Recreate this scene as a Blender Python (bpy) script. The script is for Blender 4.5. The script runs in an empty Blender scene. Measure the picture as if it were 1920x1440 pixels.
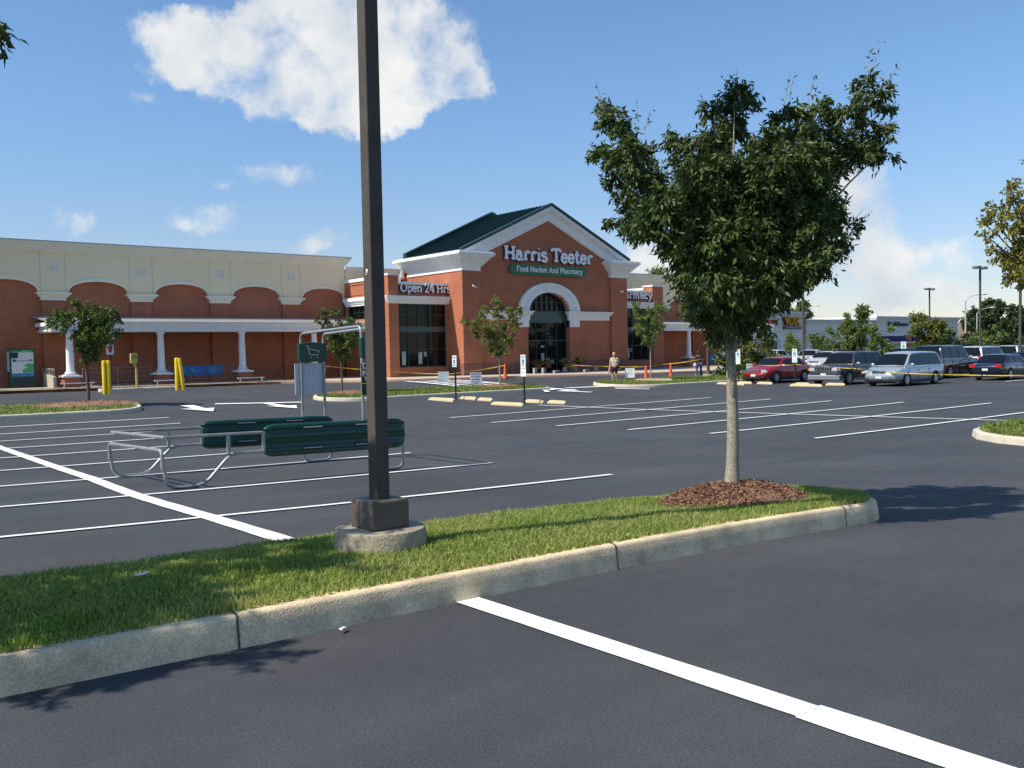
import bpy, bmesh, math, random
import numpy as np
from mathutils import Vector, Matrix
R = math.radians
random.seed(7)
rng = np.random.default_rng(11)
SC = bpy.context.scene
COL = SC.collection

# ------------------------------------------------------------------ camera
EYE = 1.55
FPX = 1720.0                      # focal length in pixels of the 1920 wide photograph
ROLL = 0.02
AZ = R(50.5)                      # heading of the camera, counted from the store front's direction (+X)
F0 = np.array([math.cos(AZ), math.sin(AZ), 0.0])
R0 = np.array([math.sin(AZ), -math.cos(AZ), 0.0])
U0 = np.array([0, 0, 1.0])
TH = math.atan(62 * math.cos(ROLL) / FPX)
FW = math.cos(TH) * F0 - math.sin(TH) * U0
UP = math.sin(TH) * F0 + math.cos(TH) * U0
RC = math.cos(ROLL) * R0 - math.sin(ROLL) * UP
UC = math.sin(ROLL) * R0 + math.cos(ROLL) * UP
cd = bpy.data.cameras.new('camera')
cam = bpy.data.objects.new('camera', cd)
COL.objects.link(cam)
cam.matrix_world = Matrix(((RC[0], UC[0], -FW[0], 0), (RC[1], UC[1], -FW[1], 0), (RC[2], UC[2], -FW[2], EYE), (0, 0, 0, 1)))
cd.sensor_width = 36.0
cd.lens = 36.0 * FPX / 1920.0
cd.clip_start = 0.05
cd.clip_end = 3000
SC.camera = cam

def ray(px, py):
    return FW * FPX + (px - 960) * RC - (py - 720) * UC

# ------------------------------------------------------------------ light
SUN_EL, SUN_AZ = R(50), R(167)    # the sun stands left of and a little behind the store front
sd = Vector((math.cos(SUN_EL) * math.cos(SUN_AZ), math.cos(SUN_EL) * math.sin(SUN_AZ), math.sin(SUN_EL)))
ld = bpy.data.lights.new('sun', 'SUN')
ld.energy = 5.0
ld.angle = R(0.53)
ld.color = (1.0, 0.93, 0.82)
lo = bpy.data.objects.new('sun', ld)
COL.objects.link(lo)
lo.rotation_euler = sd.to_track_quat('Z', 'Y').to_euler()
SC.view_settings.view_transform = 'Standard'
SC.view_settings.look = 'None'
SC.view_settings.gamma = 1.0
SC.view_settings.exposure = 0.3

W = bpy.data.worlds.new('World')
SC.world = W
W.use_nodes = True
nt = W.node_tree
nt.nodes.clear()
def wn(t, **k):
    n = nt.nodes.new(t)
    for a, b in k.items(): setattr(n, a, b)
    return n
wo = wn('ShaderNodeOutputWorld')
sky = wn('ShaderNodeTexSky', sky_type='NISHITA')
sky.sun_disc = False
sky.sun_elevation = SUN_EL
sky.sun_rotation = math.pi / 2 - SUN_AZ
sky.air_density = 1.0
sky.dust_density = 0.15
sky.ozone_density = 2.0
bg = wn('ShaderNodeBackground')
# thin summer haze: the lowest degrees of the sky are duller and a little more violet
tcs = wn('ShaderNodeTexCoord'); sxs = wn('ShaderNodeSeparateXYZ'); nt.links.new(tcs.outputs['Generated'], sxs.inputs[0])
hz_ = wn('ShaderNodeMapRange', interpolation_type='SMOOTHSTEP'); nt.links.new(sxs.outputs[2], hz_.inputs[0]); hz_.inputs[1].default_value = 0.0; hz_.inputs[2].default_value = 0.30
tint = wn('ShaderNodeMix', data_type='RGBA'); nt.links.new(hz_.outputs[0], tint.inputs[0])
tint.inputs[6].default_value = (.78, .74, .82, 1); tint.inputs[7].default_value = (.82, 1.00, 1.13, 1)
skt = wn('ShaderNodeMix', data_type='RGBA', blend_type='MULTIPLY'); skt.inputs[0].default_value = 1
nt.links.new(sky.outputs[0], skt.inputs[6]); nt.links.new(tint.outputs[2], skt.inputs[7]); nt.links.new(skt.outputs[2], bg.inputs[0])
bg.inputs[1].default_value = 0.115
# cumulus clouds: soft cells in azimuth / elevation of the sky, broken up by fractal noise
tc = wn('ShaderNodeTexCoord')
sx = wn('ShaderNodeSeparateXYZ')
nt.links.new(tc.outputs['Generated'], sx.inputs[0])
def wm(op, a, b=None, c=None, clamp=False):
    n = wn('ShaderNodeMath', operation=op); n.use_clamp = clamp
    for i, v in enumerate((a, b, c)):
        if v is None: continue
        if isinstance(v, (int, float)): n.inputs[i].default_value = v
        else: nt.links.new(v, n.inputs[i])
    return n.outputs[0]
az = wm('ARCTAN2', sx.outputs[1], sx.outputs[0])
el = wm('ARCSINE', sx.outputs[2])
q0 = wn('ShaderNodeCombineXYZ')
nt.links.new(az, q0.inputs[0]); nt.links.new(el, q0.inputs[1])
def wnoise(scale, detail, rough, off=0.0):
    n = wn('ShaderNodeTexNoise'); n.inputs['Scale'].default_value = scale
    n.inputs['Detail'].default_value = detail; n.inputs['Roughness'].default_value = rough
    m = wn('ShaderNodeMapping'); m.inputs['Location'].default_value = (off, off * 2, off * 3)
    nt.links.new(tc.outputs['Generated'], m.inputs[0]); nt.links.new(m.outputs[0], n.inputs['Vector'])
    return n
nw = wnoise(14, 6, 0.6, 3.1)
wv = wn('ShaderNodeVectorMath', operation='SUBTRACT'); nt.links.new(nw.outputs['Color'], wv.inputs[0]); wv.inputs[1].default_value = (.5, .5, .5)
ws = wn('ShaderNodeVectorMath', operation='SCALE'); nt.links.new(wv.outputs[0], ws.inputs[0]); ws.inputs['Scale'].default_value = 0.075
q = wn('ShaderNodeVectorMath', operation='ADD'); nt.links.new(q0.outputs[0], q.inputs[0]); nt.links.new(ws.outputs[0], q.inputs[1])
CL = [(325,100,60,50,1),(395,95,70,52,1),(465,130,90,52,1),(560,60,75,65,1),(560,130,95,62,1),(650,60,120,85,1),(690,130,120,85,1),
      (640,195,85,42,1),(600,222,55,22,.6),(770,110,100,80,1),(825,150,70,50,.9),(868,165,38,24,.7),(772,235,34,26,.9),(750,20,90,45,.6),
      (150,418,36,30,.42),(375,408,62,26,.38),(510,324,66,22,.5),(590,465,52,26,.5),(763,380,38,16,.5),(268,195,28,12,.35),(412,340,22,10,.35),
      (1630,355,66,46,.8),(1565,370,60,60,.8),(1560,450,80,50,.5),(1600,485,130,40,.45),(1690,495,90,26,.42),(1235,487,60,48,1.0),(1270,500,50,30,.9),
      (1690,552,70,18,.4),(1795,541,52,18,.45),(1740,580,190,26,.25)]
fld = None
for (px, py, rx, ry, w) in CL:
    if w < .7: w = w * 1.25 + .08
    d = ray(px, py); d = d / np.linalg.norm(d)
    a0, e0 = math.atan2(d[1], d[0]), math.asin(d[2])
    k = 1 / math.cos(e0)
    s = wn('ShaderNodeVectorMath', operation='SUBTRACT'); nt.links.new(q.outputs[0], s.inputs[0]); s.inputs[1].default_value = (a0, e0, 0)
    m = wn('ShaderNodeVectorMath', operation='MULTIPLY'); nt.links.new(s.outputs[0], m.inputs[0])
    m.inputs[1].default_value = (FPX / (rx * 1.6 * k), FPX / (ry * 1.6), 0)
    dt = wn('ShaderNodeVectorMath', operation='DOT_PRODUCT'); nt.links.new(m.outputs[0], dt.inputs[0]); nt.links.new(m.outputs[0], dt.inputs[1])
    v = wm('MAXIMUM', wm('MULTIPLY_ADD', dt.outputs['Value'], -w, w), 0.0)
    fld = v if fld is None else wm('ADD', fld, v)
n2 = wnoise(15, 9, 0.58, 0.7)
f2 = wm('ADD', wm('MINIMUM', wm('MULTIPLY', fld, .80), .92), wm('MULTIPLY', wm('SUBTRACT', n2.outputs['Fac'], 0.5), 3.1))
f3 = wm('MULTIPLY', f2, wm('MINIMUM', wm('MULTIPLY', fld, 2.0), 1.0))
mr = wn('ShaderNodeMapRange', interpolation_type='SMOOTHSTEP')
nt.links.new(f3, mr.inputs[0]); mr.inputs[1].default_value = 0.16; mr.inputs[2].default_value = 1.12
mr.inputs[3].default_value = 0; mr.inputs[4].default_value = 0.97
n3 = wnoise(9, 6, 0.55, 5.0)
br = wn('ShaderNodeMapRange'); nt.links.new(n3.outputs['Fac'], br.inputs[0])
br.inputs[1].default_value = .35; br.inputs[2].default_value = .62; br.inputs[3].default_value = 0; br.inputs[4].default_value = 1
cr = wn('ShaderNodeMix', data_type='RGBA'); nt.links.new(br.outputs[0], cr.inputs[0])
cr.inputs[6].default_value = (.56, .61, .68, 1); cr.inputs[7].default_value = (.82, .82, .80, 1)
bg2 = wn('ShaderNodeBackground'); nt.links.new(cr.outputs[2], bg2.inputs[0]); bg2.inputs[1].default_value = 0.92
mx = wn('ShaderNodeMixShader'); nt.links.new(mr.outputs[0], mx.inputs[0]); nt.links.new(bg.outputs[0], mx.inputs[1]); nt.links.new(bg2.outputs[0], mx.inputs[2])
nt.links.new(mx.outputs[0], wo.inputs[0])
W.cycles.sampling_method = 'MANUAL'
W.cycles.sample_map_resolution = 1024

# ------------------------------------------------------------------ materials
MATS = {}
def mat(name, col, rough=0.7, metal=0.0, var=0.0, vscale=3.0, bump=0.0, bscale=60.0, spec=0.5, rnd=0.0, trans=0.0, coat=0.0, col2=None, speck=0.0, detail=5, coords='Object'):
    if name in MATS: return MATS[name]
    m = bpy.data.materials.new(name); m.use_nodes = True
    t = m.node_tree; n = t.nodes; L = t.links
    p = n['Principled BSDF']
    p.inputs['Roughness'].default_value = rough
    p.inputs['Metallic'].default_value = metal
    p.inputs['Specular IOR Level'].default_value = spec
    if coat:
        p.inputs['Coat Weight'].default_value = coat; p.inputs['Coat Roughness'].default_value = 0.05
    c4 = (*col, 1)
    p.inputs['Base Color'].default_value = c4
    src = None
    tcn = n.new('ShaderNodeTexCoord')
    if var or col2 or speck:
        nz = n.new('ShaderNodeTexNoise'); nz.inputs['Scale'].default_value = vscale; nz.inputs['Detail'].default_value = detail; nz.inputs['Roughness'].default_value = .6
        L.new(tcn.outputs[coords], nz.inputs['Vector'])
        mp = n.new('ShaderNodeMapRange'); L.new(nz.outputs['Fac'], mp.inputs[0])
        mp.inputs[1].default_value = .3; mp.inputs[2].default_value = .7
        mx = n.new('ShaderNodeMix'); mx.data_type = 'RGBA'
        L.new(mp.outputs[0], mx.inputs[0])
        a = tuple(c * (1 - var) for c in col) if not col2 else col
        b = tuple(min(1, c * (1 + var)) for c in col) if not col2 else col2
        mx.inputs[6].default_value = (*a, 1); mx.inputs[7].default_value = (*b, 1)
        src = mx.outputs[2]
        if speck:
            n4 = n.new('ShaderNodeTexNoise'); n4.inputs['Scale'].default_value = bscale; n4.inputs['Detail'].default_value = 3; n4.inputs['Roughness'].default_value = .7
            L.new(tcn.outputs[coords], n4.inputs['Vector'])
            m4 = n.new('ShaderNodeMapRange'); L.new(n4.outputs['Fac'], m4.inputs[0]); m4.inputs[1].default_value = .3; m4.inputs[2].default_value = .7
            m4.inputs[3].default_value = 1 - speck; m4.inputs[4].default_value = 1 + speck
            vm = n.new('ShaderNodeVectorMath'); vm.operation = 'SCALE'; L.new(src, vm.inputs[0]); L.new(m4.outputs[0], vm.inputs['Scale'])
            src = vm.outputs[0]
    if rnd:
        g = n.new('ShaderNodeNewGeometry')
        m5 = n.new('ShaderNodeMapRange'); L.new(g.outputs['Random Per Island'], m5.inputs[0]); m5.inputs[3].default_value = 1 - rnd; m5.inputs[4].default_value = 1 + rnd
        vm = n.new('ShaderNodeVectorMath'); vm.operation = 'SCALE'
        if src: L.new(src, vm.inputs[0])
        else: vm.inputs[0].default_value = col
        L.new(m5.outputs[0], vm.inputs['Scale']); src = vm.outputs[0]
    if src: L.new(src, p.inputs['Base Color'])
    if bump:
        b = n.new('ShaderNodeBump'); b.inputs['Strength'].default_value = bump; b.inputs['Distance'].default_value = 0.01
        nb = n.new('ShaderNodeTexNoise'); nb.inputs['Scale'].default_value = bscale; nb.inputs['Detail'].default_value = 4
        L.new(tcn.outputs[coords], nb.inputs['Vector']); L.new(nb.outputs['Fac'], b.inputs['Height']); L.new(b.outputs[0], p.inputs['Normal'])
    if trans:
        o = n['Material Output']; tr = n.new('ShaderNodeBsdfTranslucent'); ms = n.new('ShaderNodeMixShader')
        ms.inputs[0].default_value = trans
        if src:
            vm = n.new('ShaderNodeVectorMath'); vm.operation = 'MULTIPLY'; L.new(src, vm.inputs[0]); vm.inputs[1].default_value = (1.5, 1.7, .7); L.new(vm.outputs[0], tr.inputs[0])
        else: tr.inputs[0].default_value = c4
        L.new(p.outputs[0], ms.inputs[1]); L.new(tr.outputs[0], ms.inputs[2]); L.new(ms.outputs[0], o.inputs[0])
    MATS[name] = m
    return m

def brick_mat(name, c1, c2, mortar):
    m = bpy.data.materials.new(name); m.use_nodes = True
    t = m.node_tree; n = t.nodes; L = t.links; p = n['Principled BSDF']; p.inputs['Roughness'].default_value = .85
    tcn = n.new('ShaderNodeTexCoord'); s = n.new('ShaderNodeSeparateXYZ'); L.new(tcn.outputs['Object'], s.inputs[0])
    a = n.new('ShaderNodeMath'); a.operation = 'ADD'; L.new(s.outputs[0], a.inputs[0]); L.new(s.outputs[1], a.inputs[1])
    c = n.new('ShaderNodeCombineXYZ'); L.new(a.outputs[0], c.inputs[0]); L.new(s.outputs[2], c.inputs[1])
    b = n.new('ShaderNodeTexBrick'); L.new(c.outputs[0], b.inputs['Vector'])
    b.inputs['Scale'].default_value = 1.0; b.inputs['Brick Width'].default_value = .22; b.inputs['Row Height'].default_value = .075
    b.inputs['Mortar Size'].default_value = .009; b.inputs['Mortar Smooth'].default_value = .2; b.inputs['Bias'].default_value = 0
    b.inputs['Color1'].default_value = (*c1, 1); b.inputs['Color2'].default_value = (*c2, 1); b.inputs['Mortar'].default_value = (*mortar, 1)
    nz = n.new('ShaderNodeTexNoise'); nz.inputs['Scale'].default_value = .7; nz.inputs['Detail'].default_value = 6; L.new(tcn.outputs['Object'], nz.inputs['Vector'])
    mp = n.new('ShaderNodeMapRange'); L.new(nz.outputs['Fac'], mp.inputs[0]); mp.inputs[1].default_value = .25; mp.inputs[2].default_value = .75
    mp.inputs[3].default_value = .86; mp.inputs[4].default_value = 1.12
    vm = n.new('ShaderNodeVectorMath'); vm.operation = 'SCALE'; L.new(b.outputs['Color'], vm.inputs[0]); L.new(mp.outputs[0], vm.inputs['Scale'])
    L.new(vm.outputs[0], p.inputs['Base Color'])
    bp = n.new('ShaderNodeBump'); bp.inputs['Strength'].default_value = .4; bp.inputs['Distance'].default_value = .006; bp.invert = True
    L.new(b.outputs['Fac'], bp.inputs['Height']); L.new(bp.outputs[0], p.inputs['Normal'])
    MATS[name] = m
    return m

M_ASPH = None
def asphalt():
    m = bpy.data.materials.new('asphalt'); m.use_nodes = True
    t = m.node_tree; n = t.nodes; L = t.links; p = n['Principled BSDF']
    tcn = n.new('ShaderNodeTexCoord')
    def nz(scale, detail, rough=.6, mp=None):
        z = n.new('ShaderNodeTexNoise'); z.inputs['Scale'].default_value = scale; z.inputs['Detail'].default_value = detail; z.inputs['Roughness'].default_value = rough
        if mp:
            q = n.new('ShaderNodeMapping'); q.inputs['Scale'].default_value = mp; q.inputs['Rotation'].default_value = (0, 0, R(4)); L.new(tcn.outputs['Object'], q.inputs[0]); L.new(q.outputs[0], z.inputs['Vector'])
        else: L.new(tcn.outputs['Object'], z.inputs['Vector'])
        return z.outputs['Fac']
    def rg(f, a, b, c, d):
        r = n.new('ShaderNodeMapRange'); L.new(f, r.inputs[0])
        for i, v in enumerate((a, b, c, d)): r.inputs[i + 1].default_value = v
        return r.outputs[0]
    def mul(a, b):
        q = n.new('ShaderNodeMath'); q.operation = 'MULTIPLY'; L.new(a, q.inputs[0]); L.new(b, q.inputs[1]); return q.outputs[0]
    big = rg(nz(.35, 4), .3, .7, .84, 1.20)
    streak = rg(nz(.9, 5, .65, (.16, 1.6, 1)), .3, .7, .90, 1.14)
    mid = rg(nz(5, 5), .3, .7, .95, 1.06)
    fine = mul(rg(nz(170, 2, .8), .3, .7, .62, 1.42), rg(nz(75, 2, .6), .3, .7, .74, 1.30))
    pale = rg(nz(420, 1, .5), .67, .74, 1.0, 1.8)
    f = mul(mul(mul(big, streak), mul(mid, fine)), pale)
    c = n.new('ShaderNodeMix'); c.data_type = 'RGBA'; L.new(rg(nz(.55, 3), .35, .65, 0, 1), c.inputs[0])
    c.inputs[6].default_value = (.043, .047, .054, 1); c.inputs[7].default_value = (.050, .051, .053, 1)
    vm = n.new('ShaderNodeVectorMath'); vm.operation = 'SCALE'; L.new(c.outputs[2], vm.inputs[0]); L.new(f, vm.inputs['Scale'])
    L.new(vm.outputs[0], p.inputs['Base Color'])
    p.inputs['Roughness'].default_value = .78; p.inputs['Specular IOR Level'].default_value = .35
    b = n.new('ShaderNodeBump'); b.inputs['Strength'].default_value = .55; b.inputs['Distance'].default_value = .006
    L.new(nz(150, 3, .7), b.inputs['Height']); L.new(b.outputs[0], p.inputs['Normal'])
    return m

# ------------------------------------------------------------------ objects
def tag(o, label=None, cat=None, group=None, kind=None):
    if label: o['label'] = label
    if cat: o['category'] = cat
    if group: o['group'] = group
    if kind: o['kind'] = kind
    return o
def link(o, parent=None):
    COL.objects.link(o)
    if parent is not None:
        o.parent = parent
        o.matrix_parent_inverse = Matrix.Identity(4)
    return o
def thing(name, label, cat, loc=(0, 0, 0), rz=0.0, group=None):
    o = bpy.data.objects.new(name, None); link(o)
    o.location = loc; o.rotation_euler = (0, 0, rz); o.empty_display_size = .2
    return tag(o, label, cat, group)
def dup(root, loc, rz=None, label=None, group=None, kids=True):
    def cp(o, par):
        c = o.copy(); COL.objects.link(c); c.parent = par
        for ch in [x for x in ALLK if x.parent == o]: cp(ch, c)
        return c
    ALLK = list(root.children_recursive)
    r = cp(root, None); r.location = loc
    if rz is not None: r.rotation_euler = (0, 0, rz)
    if label: r['label'] = label
    if group: r['group'] = group
    return r

class MB:
    """collects shapes, builds ONE mesh object"""
    def __init__(s): s.v = []; s.f = []; s.sm = []
    def add(s, vs, fs, smooth=False):
        o = len(s.v); s.v += [tuple(map(float, v)) for v in vs]; s.f += [tuple(i + o for i in f) for f in fs]; s.sm += [smooth] * len(fs)
    def box(s, x0, x1, y0, y1, z0, z1):
        if x0 > x1: x0, x1 = x1, x0
        if y0 > y1: y0, y1 = y1, y0
        s.add([(x0,y0,z0),(x1,y0,z0),(x1,y1,z0),(x0,y1,z0),(x0,y0,z1),(x1,y0,z1),(x1,y1,z1),(x0,y1,z1)],
              [(0,3,2,1),(4,5,6,7),(0,1,5,4),(1,2,6,5),(2,3,7,6),(3,0,4,7)])
    def obox(s, c, ax, ay, az, hx, hy, hz):
        c = Vector(c); ax = Vector(ax).normalized() * hx; ay = Vector(ay).normalized() * hy; az = Vector(az).normalized() * hz
        s.add([c + a * ax + b * ay + d * az for d in (-1, 1) for a, b in ((-1,-1),(1,-1),(1,1),(-1,1))],
              [(0,3,2,1),(4,5,6,7),(0,1,5,4),(1,2,6,5),(2,3,7,6),(3,0,4,7)])
    def tube(s, pts, r, n=8, cap=True, smooth=True):
        pts = [Vector(p) for p in pts]
        rs = r if hasattr(r, '__len__') else [r] * len(pts)
        vs = []; up = Vector((0, 0, 1)); prev = None
        for i, p in enumerate(pts):
            a = pts[max(0, i - 1)]; b = pts[min(len(pts) - 1, i + 1)]
            t = (b - a).normalized()
            if prev is None:
                ref = up if abs(t.z) < .9 else Vector((1, 0, 0))
                u = t.cross(ref).normalized()
            else: u = (prev - t * prev.dot(t)).normalized()
            prev = u; w = t.cross(u)
            for k in range(n):
                g = 2 * math.pi * k / n
                vs.append(p + (u * math.cos(g) + w * math.sin(g)) * rs[i])
        fs = [(i*n+k, i*n+(k+1)%n, (i+1)*n+(k+1)%n, (i+1)*n+k) for i in range(len(pts)-1) for k in range(n)]
        s.add(vs, fs, smooth)
        if cap: s.add(vs[:n], [tuple(range(n))[::-1]]); s.add(vs[-n:], [tuple(range(n))])
    def cyl(s, c, r, h, n=20, r2=None, smooth=True):
        c = Vector(c); s.tube([c, c + Vector((0, 0, h))], [r, r if r2 is None else r2], n, True, smooth)
    def lathe(s, c, prof, n=16, smooth=True):
        cx, cy, cz = c; vs = []
        for (r, z) in prof:
            for k in range(n):
                g = 2 * math.pi * k / n; vs.append((cx + r * math.cos(g), cy + r * math.sin(g), cz + z))
        m = len(prof)
        s.add(vs, [(i*n+k, i*n+(k+1)%n, (i+1)*n+(k+1)%n, (i+1)*n+k) for i in range(m-1) for k in range(n)], smooth)
        s.add(vs[:n], [tuple(range(n))[::-1]]); s.add(vs[-n:], [tuple(range(n))])
    def ell(s, c, r, n=12, m=8):
        vs = []
        for i in range(m + 1):
            a = -math.pi / 2 + math.pi * i / m
            for k in range(n):
                g = 2 * math.pi * k / n
                vs.append((c[0] + r[0]*math.cos(a)*math.cos(g), c[1] + r[1]*math.cos(a)*math.sin(g), c[2] + r[2]*math.sin(a)))
        s.add(vs, [(i*n+k, i*n+(k+1)%n, (i+1)*n+(k+1)%n, (i+1)*n+k) for i in range(m) for k in range(n)], True)
    def prism(s, poly, axis, a, b):
        """poly = list of 2D points; extruded along axis from a to b. axis 'y': (x,z); 'x': (y,z); 'z': (x,y)"""
        def P(p, t): return {'y': (p[0], t, p[1]), 'x': (t, p[0], p[1]), 'z': (p[0], p[1], t)}[axis]
        n = len(poly)
        s.add([P(p, a) for p in poly] + [P(p, b) for p in poly],
              [tuple(range(n))[::-1], tuple(range(n, 2*n))] + [(i, (i+1)%n, n+(i+1)%n, n+i) for i in range(n)])
    def loft(s, secs, closed=False, cap=True, smooth=True):
        n = len(secs[0]); vs = [v for q in secs for v in q]
        kk = n if closed else n - 1
        s.add(vs, [(i*n+k, i*n+(k+1)%n, (i+1)*n+(k+1)%n, (i+1)*n+k) for i in range(len(secs)-1) for k in range(kk)], smooth)
        if cap and closed: s.add(secs[0], [tuple(range(n))[::-1]]); s.add(secs[-1], [tuple(range(n))])
    def build(s, name, m, parent=None, bevel=0, angle=35, fix=True):
        me = bpy.data.meshes.new(name); me.from_pydata(s.v, [], s.f)
        me.polygons.foreach_set('use_smooth', s.sm)
        if fix:
            bm = bmesh.new(); bm.from_mesh(me); bmesh.ops.remove_doubles(bm, verts=bm.verts, dist=1e-5)
            bmesh.ops.recalc_face_normals(bm, faces=bm.faces); bm.to_mesh(me); bm.free()
        if any(s.sm): me.set_sharp_from_angle(angle=R(angle))
        me.materials.append(m)
        o = bpy.data.objects.new(name, me); link(o, parent)
        if bevel:
            b = o.modifiers.new('bevel', 'BEVEL'); b.width = bevel; b.segments = 2; b.limit_method = 'ANGLE'; b.angle_limit = R(40)
        return o

def npmesh(name, V, F, m, parent=None, smooth=False):
    """V (n,3), F (k,c) arrays"""
    me = bpy.data.meshes.new(name)
    V = np.asarray(V, dtype=np.float32); F = np.asarray(F, dtype=np.int32); c = F.shape[1]
    me.vertices.add(len(V)); me.vertices.foreach_set('co', V.ravel())
    me.loops.add(F.size); me.loops.foreach_set('vertex_index', F.ravel())
    me.polygons.add(len(F)); me.polygons.foreach_set('loop_start', np.arange(0, F.size, c, dtype=np.int32))
    if smooth: me.polygons.foreach_set('use_smooth', np.ones(len(F), dtype=bool))
    me.update(calc_edges=True); me.materials.append(m)
    o = bpy.data.objects.new(name, me); link(o, parent)
    return o

# ------------------------------------------------------------------ the ground's height (m, z = 0 where the photographer stands)
def gz(x, y):
    x = np.asarray(x, dtype=float); y = np.asarray(y, dtype=float)
    s = .636 * x + .772 * y
    u = np.logaddexp(0, (s - 7.3) * 2) / 2
    e = 2.17 - .62 * np.exp(-u / 9)
    eb = 1.6 + .0045 * (np.clip(x, -60, 90) - 10)
    t = np.clip((y - 27) / 20, 0, 1); t = t * t * (3 - 2 * t)
    return EYE - (e * (1 - t) + eb * t)
def g1(x, y): return float(gz(x, y))
def atZ(px, py, Z):
    """point at a given distance along the view axis: used to read sizes off the photograph when shaping a crown"""
    d = ray(px, py) / FPX
    k = Z / (d @ FW)
    return Vector((d[0] * k, d[1] * k, d[2] * k + EYE))
# ------------------------------------------------------------------ ground
def axis(parts):
    a = []
    for lo_, hi, st in parts: a += list(np.arange(lo_, hi, st))
    a.append(parts[-1][1]); return np.array(a)
def grid_sheet(name, xs, ys, zf, m):
    X, Yv = np.meshgrid(xs, ys, indexing='ij'); Z = zf(X, Yv)
    V = np.stack([X, Yv, Z], -1).reshape(-1, 3); ny = len(ys)
    i, j = np.meshgrid(np.arange(len(xs) - 1), np.arange(ny - 1), indexing='ij'); b = (i * ny + j).ravel()
    o = npmesh(name, V, np.stack([b, b + ny, b + ny + 1, b + 1], -1), m, smooth=True)
    return o
ASPH = asphalt()
xs = axis([(-60, -8, 4), (-8, 26, .25), (26, 80, 1), (80, 300, 10)]); ys = axis([(-40, 0, 4), (0, 22, .25), (22, 76, 1), (76, 82, 3)])
tag(grid_sheet('asphalt_pavement', xs, ys, gz, ASPH), kind='structure')
FAR = mat('field', (.10, .13, .035), .95, var=.35, vscale=.05)
def zfar(x, y): return gz(np.clip(x, -60, 300), np.clip(y, -40, 82)) - .12 + 0.0 * x
tag(grid_sheet('ground', axis([(-1500, -60, 120), (-60, 300, 12), (300, 1800, 150)]), axis([(-1200, -40, 100), (-40, 90, 10), (90, 1800, 150)]), zfar, FAR), kind='structure')

PAINT = mat('road_paint', (.86, .86, .84), .6, var=.035, vscale=9, bump=.15, bscale=160)
def lift(x, y):
    d = math.hypot(x, y); return .004 + .0009 * d
def stripe(name, pts, w, m=PAINT):
    V = []; P = []
    for a, b in zip(pts[:-1], pts[1:]):
        a = np.array(a, float); b = np.array(b, float); n = max(1, int(np.linalg.norm(b - a) / .25))
        for k in range(n): P.append(a + (b - a) * k / n)
    P.append(np.array(pts[-1], float))
    for i, p in enumerate(P):
        t = P[min(i + 1, len(P) - 1)] - P[max(i - 1, 0)]; t = t / np.linalg.norm(t); nn = np.array([-t[1], t[0]])
        jw = w / 2 * (1 + .03 * math.sin(i * 1.7) + random.uniform(-.02, .02))
        for sgn in (-1, 1):
            q = p + nn * sgn * jw; V.append((q[0], q[1], g1(*q) + lift(*q)))
    F = [(2*i, 2*i+1, 2*i+3, 2*i+2) for i in range(len(P) - 1)]
    o = npmesh(name, V, F, m); return tag(o, kind='structure')
def patch(name, poly, m=PAINT):
    return tag(npmesh(name, [(x, y, g1(x, y) + lift(x, y) + .004) for x, y in poly], [list(range(len(poly)))], m), kind='structure')
# left block of stalls, its spine, and the spine's continuation in front of the island
for y0, xa, xb in ((9.45,-3,9.65),(12.35,-3,9.7),(15.2,-3,9.9),(18.1,-3,9.9),(21.05,-2,9.7),(23.75,-2,9.9),(26.35,-1,10.1),(29.0,-1,10.3),(31.5,0,10.8)):
    stripe('road_marking', [(xa, y0 + (.02 if y0 > 9 else 0)), (xb, y0)], .10)
stripe('road_marking', [(3.40, 6.5), (3.63, 9.48), (3.78, 12.4), (4.02, 15.4), (4.25, 21), (4.6, 31.5)], .20)
stripe('road_marking', [(3.37, 4.75), (3.37, 2.15)], .165)
stripe('road_marking', [(3.372, 2.17), (3.36, -3)], .19)
# right block
for y0, y1, xa, xb in ((23.85,24.3,17.05,30.8),(21.0,21.5,16.5,31.0),(18.45,18.9,16.75,31.1),(15.95,16.3,16.9,31.5),(13.57,13.68,17.15,32.4),(10.97,11.0,17.4,31)):
    stripe('road_marking', [(xa, y0), (xb, y1)], .10)
stripe('road_marking', [(23.3, 26.7), (23.5, 21.3), (24.2, 15.7), (24.75, 10.8), (25.2, 4)], .12)
for k in range(7):
    stripe('road_marking', [(50.5, 20.6 - k * 2.75), (56, 20.6 - k * 2.75)], .12)
stripe('road_marking', [(14.2, 36.0), (17.4, 34.75)], .35)
stripe('road_marking', [(32.2, 34.8), (36.4, 34.15)], .40)
stripe('road_marking', [(30.5, 33.4), (31.0, 31.6)], .35); stripe('road_marking', [(33.9, 32.8), (34.9, 31.4)], .35)
patch('road_marking_surface', [(12.3, 34.6), (12.9, 32.9), (13.5, 34.3), (13.15, 34.35), (13.3, 35.9), (12.8, 36.0), (12.75, 34.45)])
patch('road_marking_surface', [(15.4, 33.9), (15.9, 32.2), (16.5, 33.5), (16.15, 33.55), (16.1, 35.0), (15.8, 35.1), (15.75, 33.65)])
# hatched walkway in front of the entrance
stripe('road_marking', [(29.3, 45.3), (28.6, 38.4)], .32); stripe('road_marking', [(32.4, 44.4), (31.9, 38.6), (31.3, 32.9)], .32)
stripe('road_marking', [(28.6, 38.4), (29.3, 37.7)], .2)
for k in range(12):
    y = 44.9 - k * 1.02
    if y > 38.5: stripe('road_marking', [(28.95 + (k * .02), y - .6), (32.2, y)], .36)
    else: stripe('road_marking', [(30.5, y - .5), (31.8, y)], .36)
stripe('road_marking', [(29.6, 33.2), (30.6, 34.6)], .25)

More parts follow.
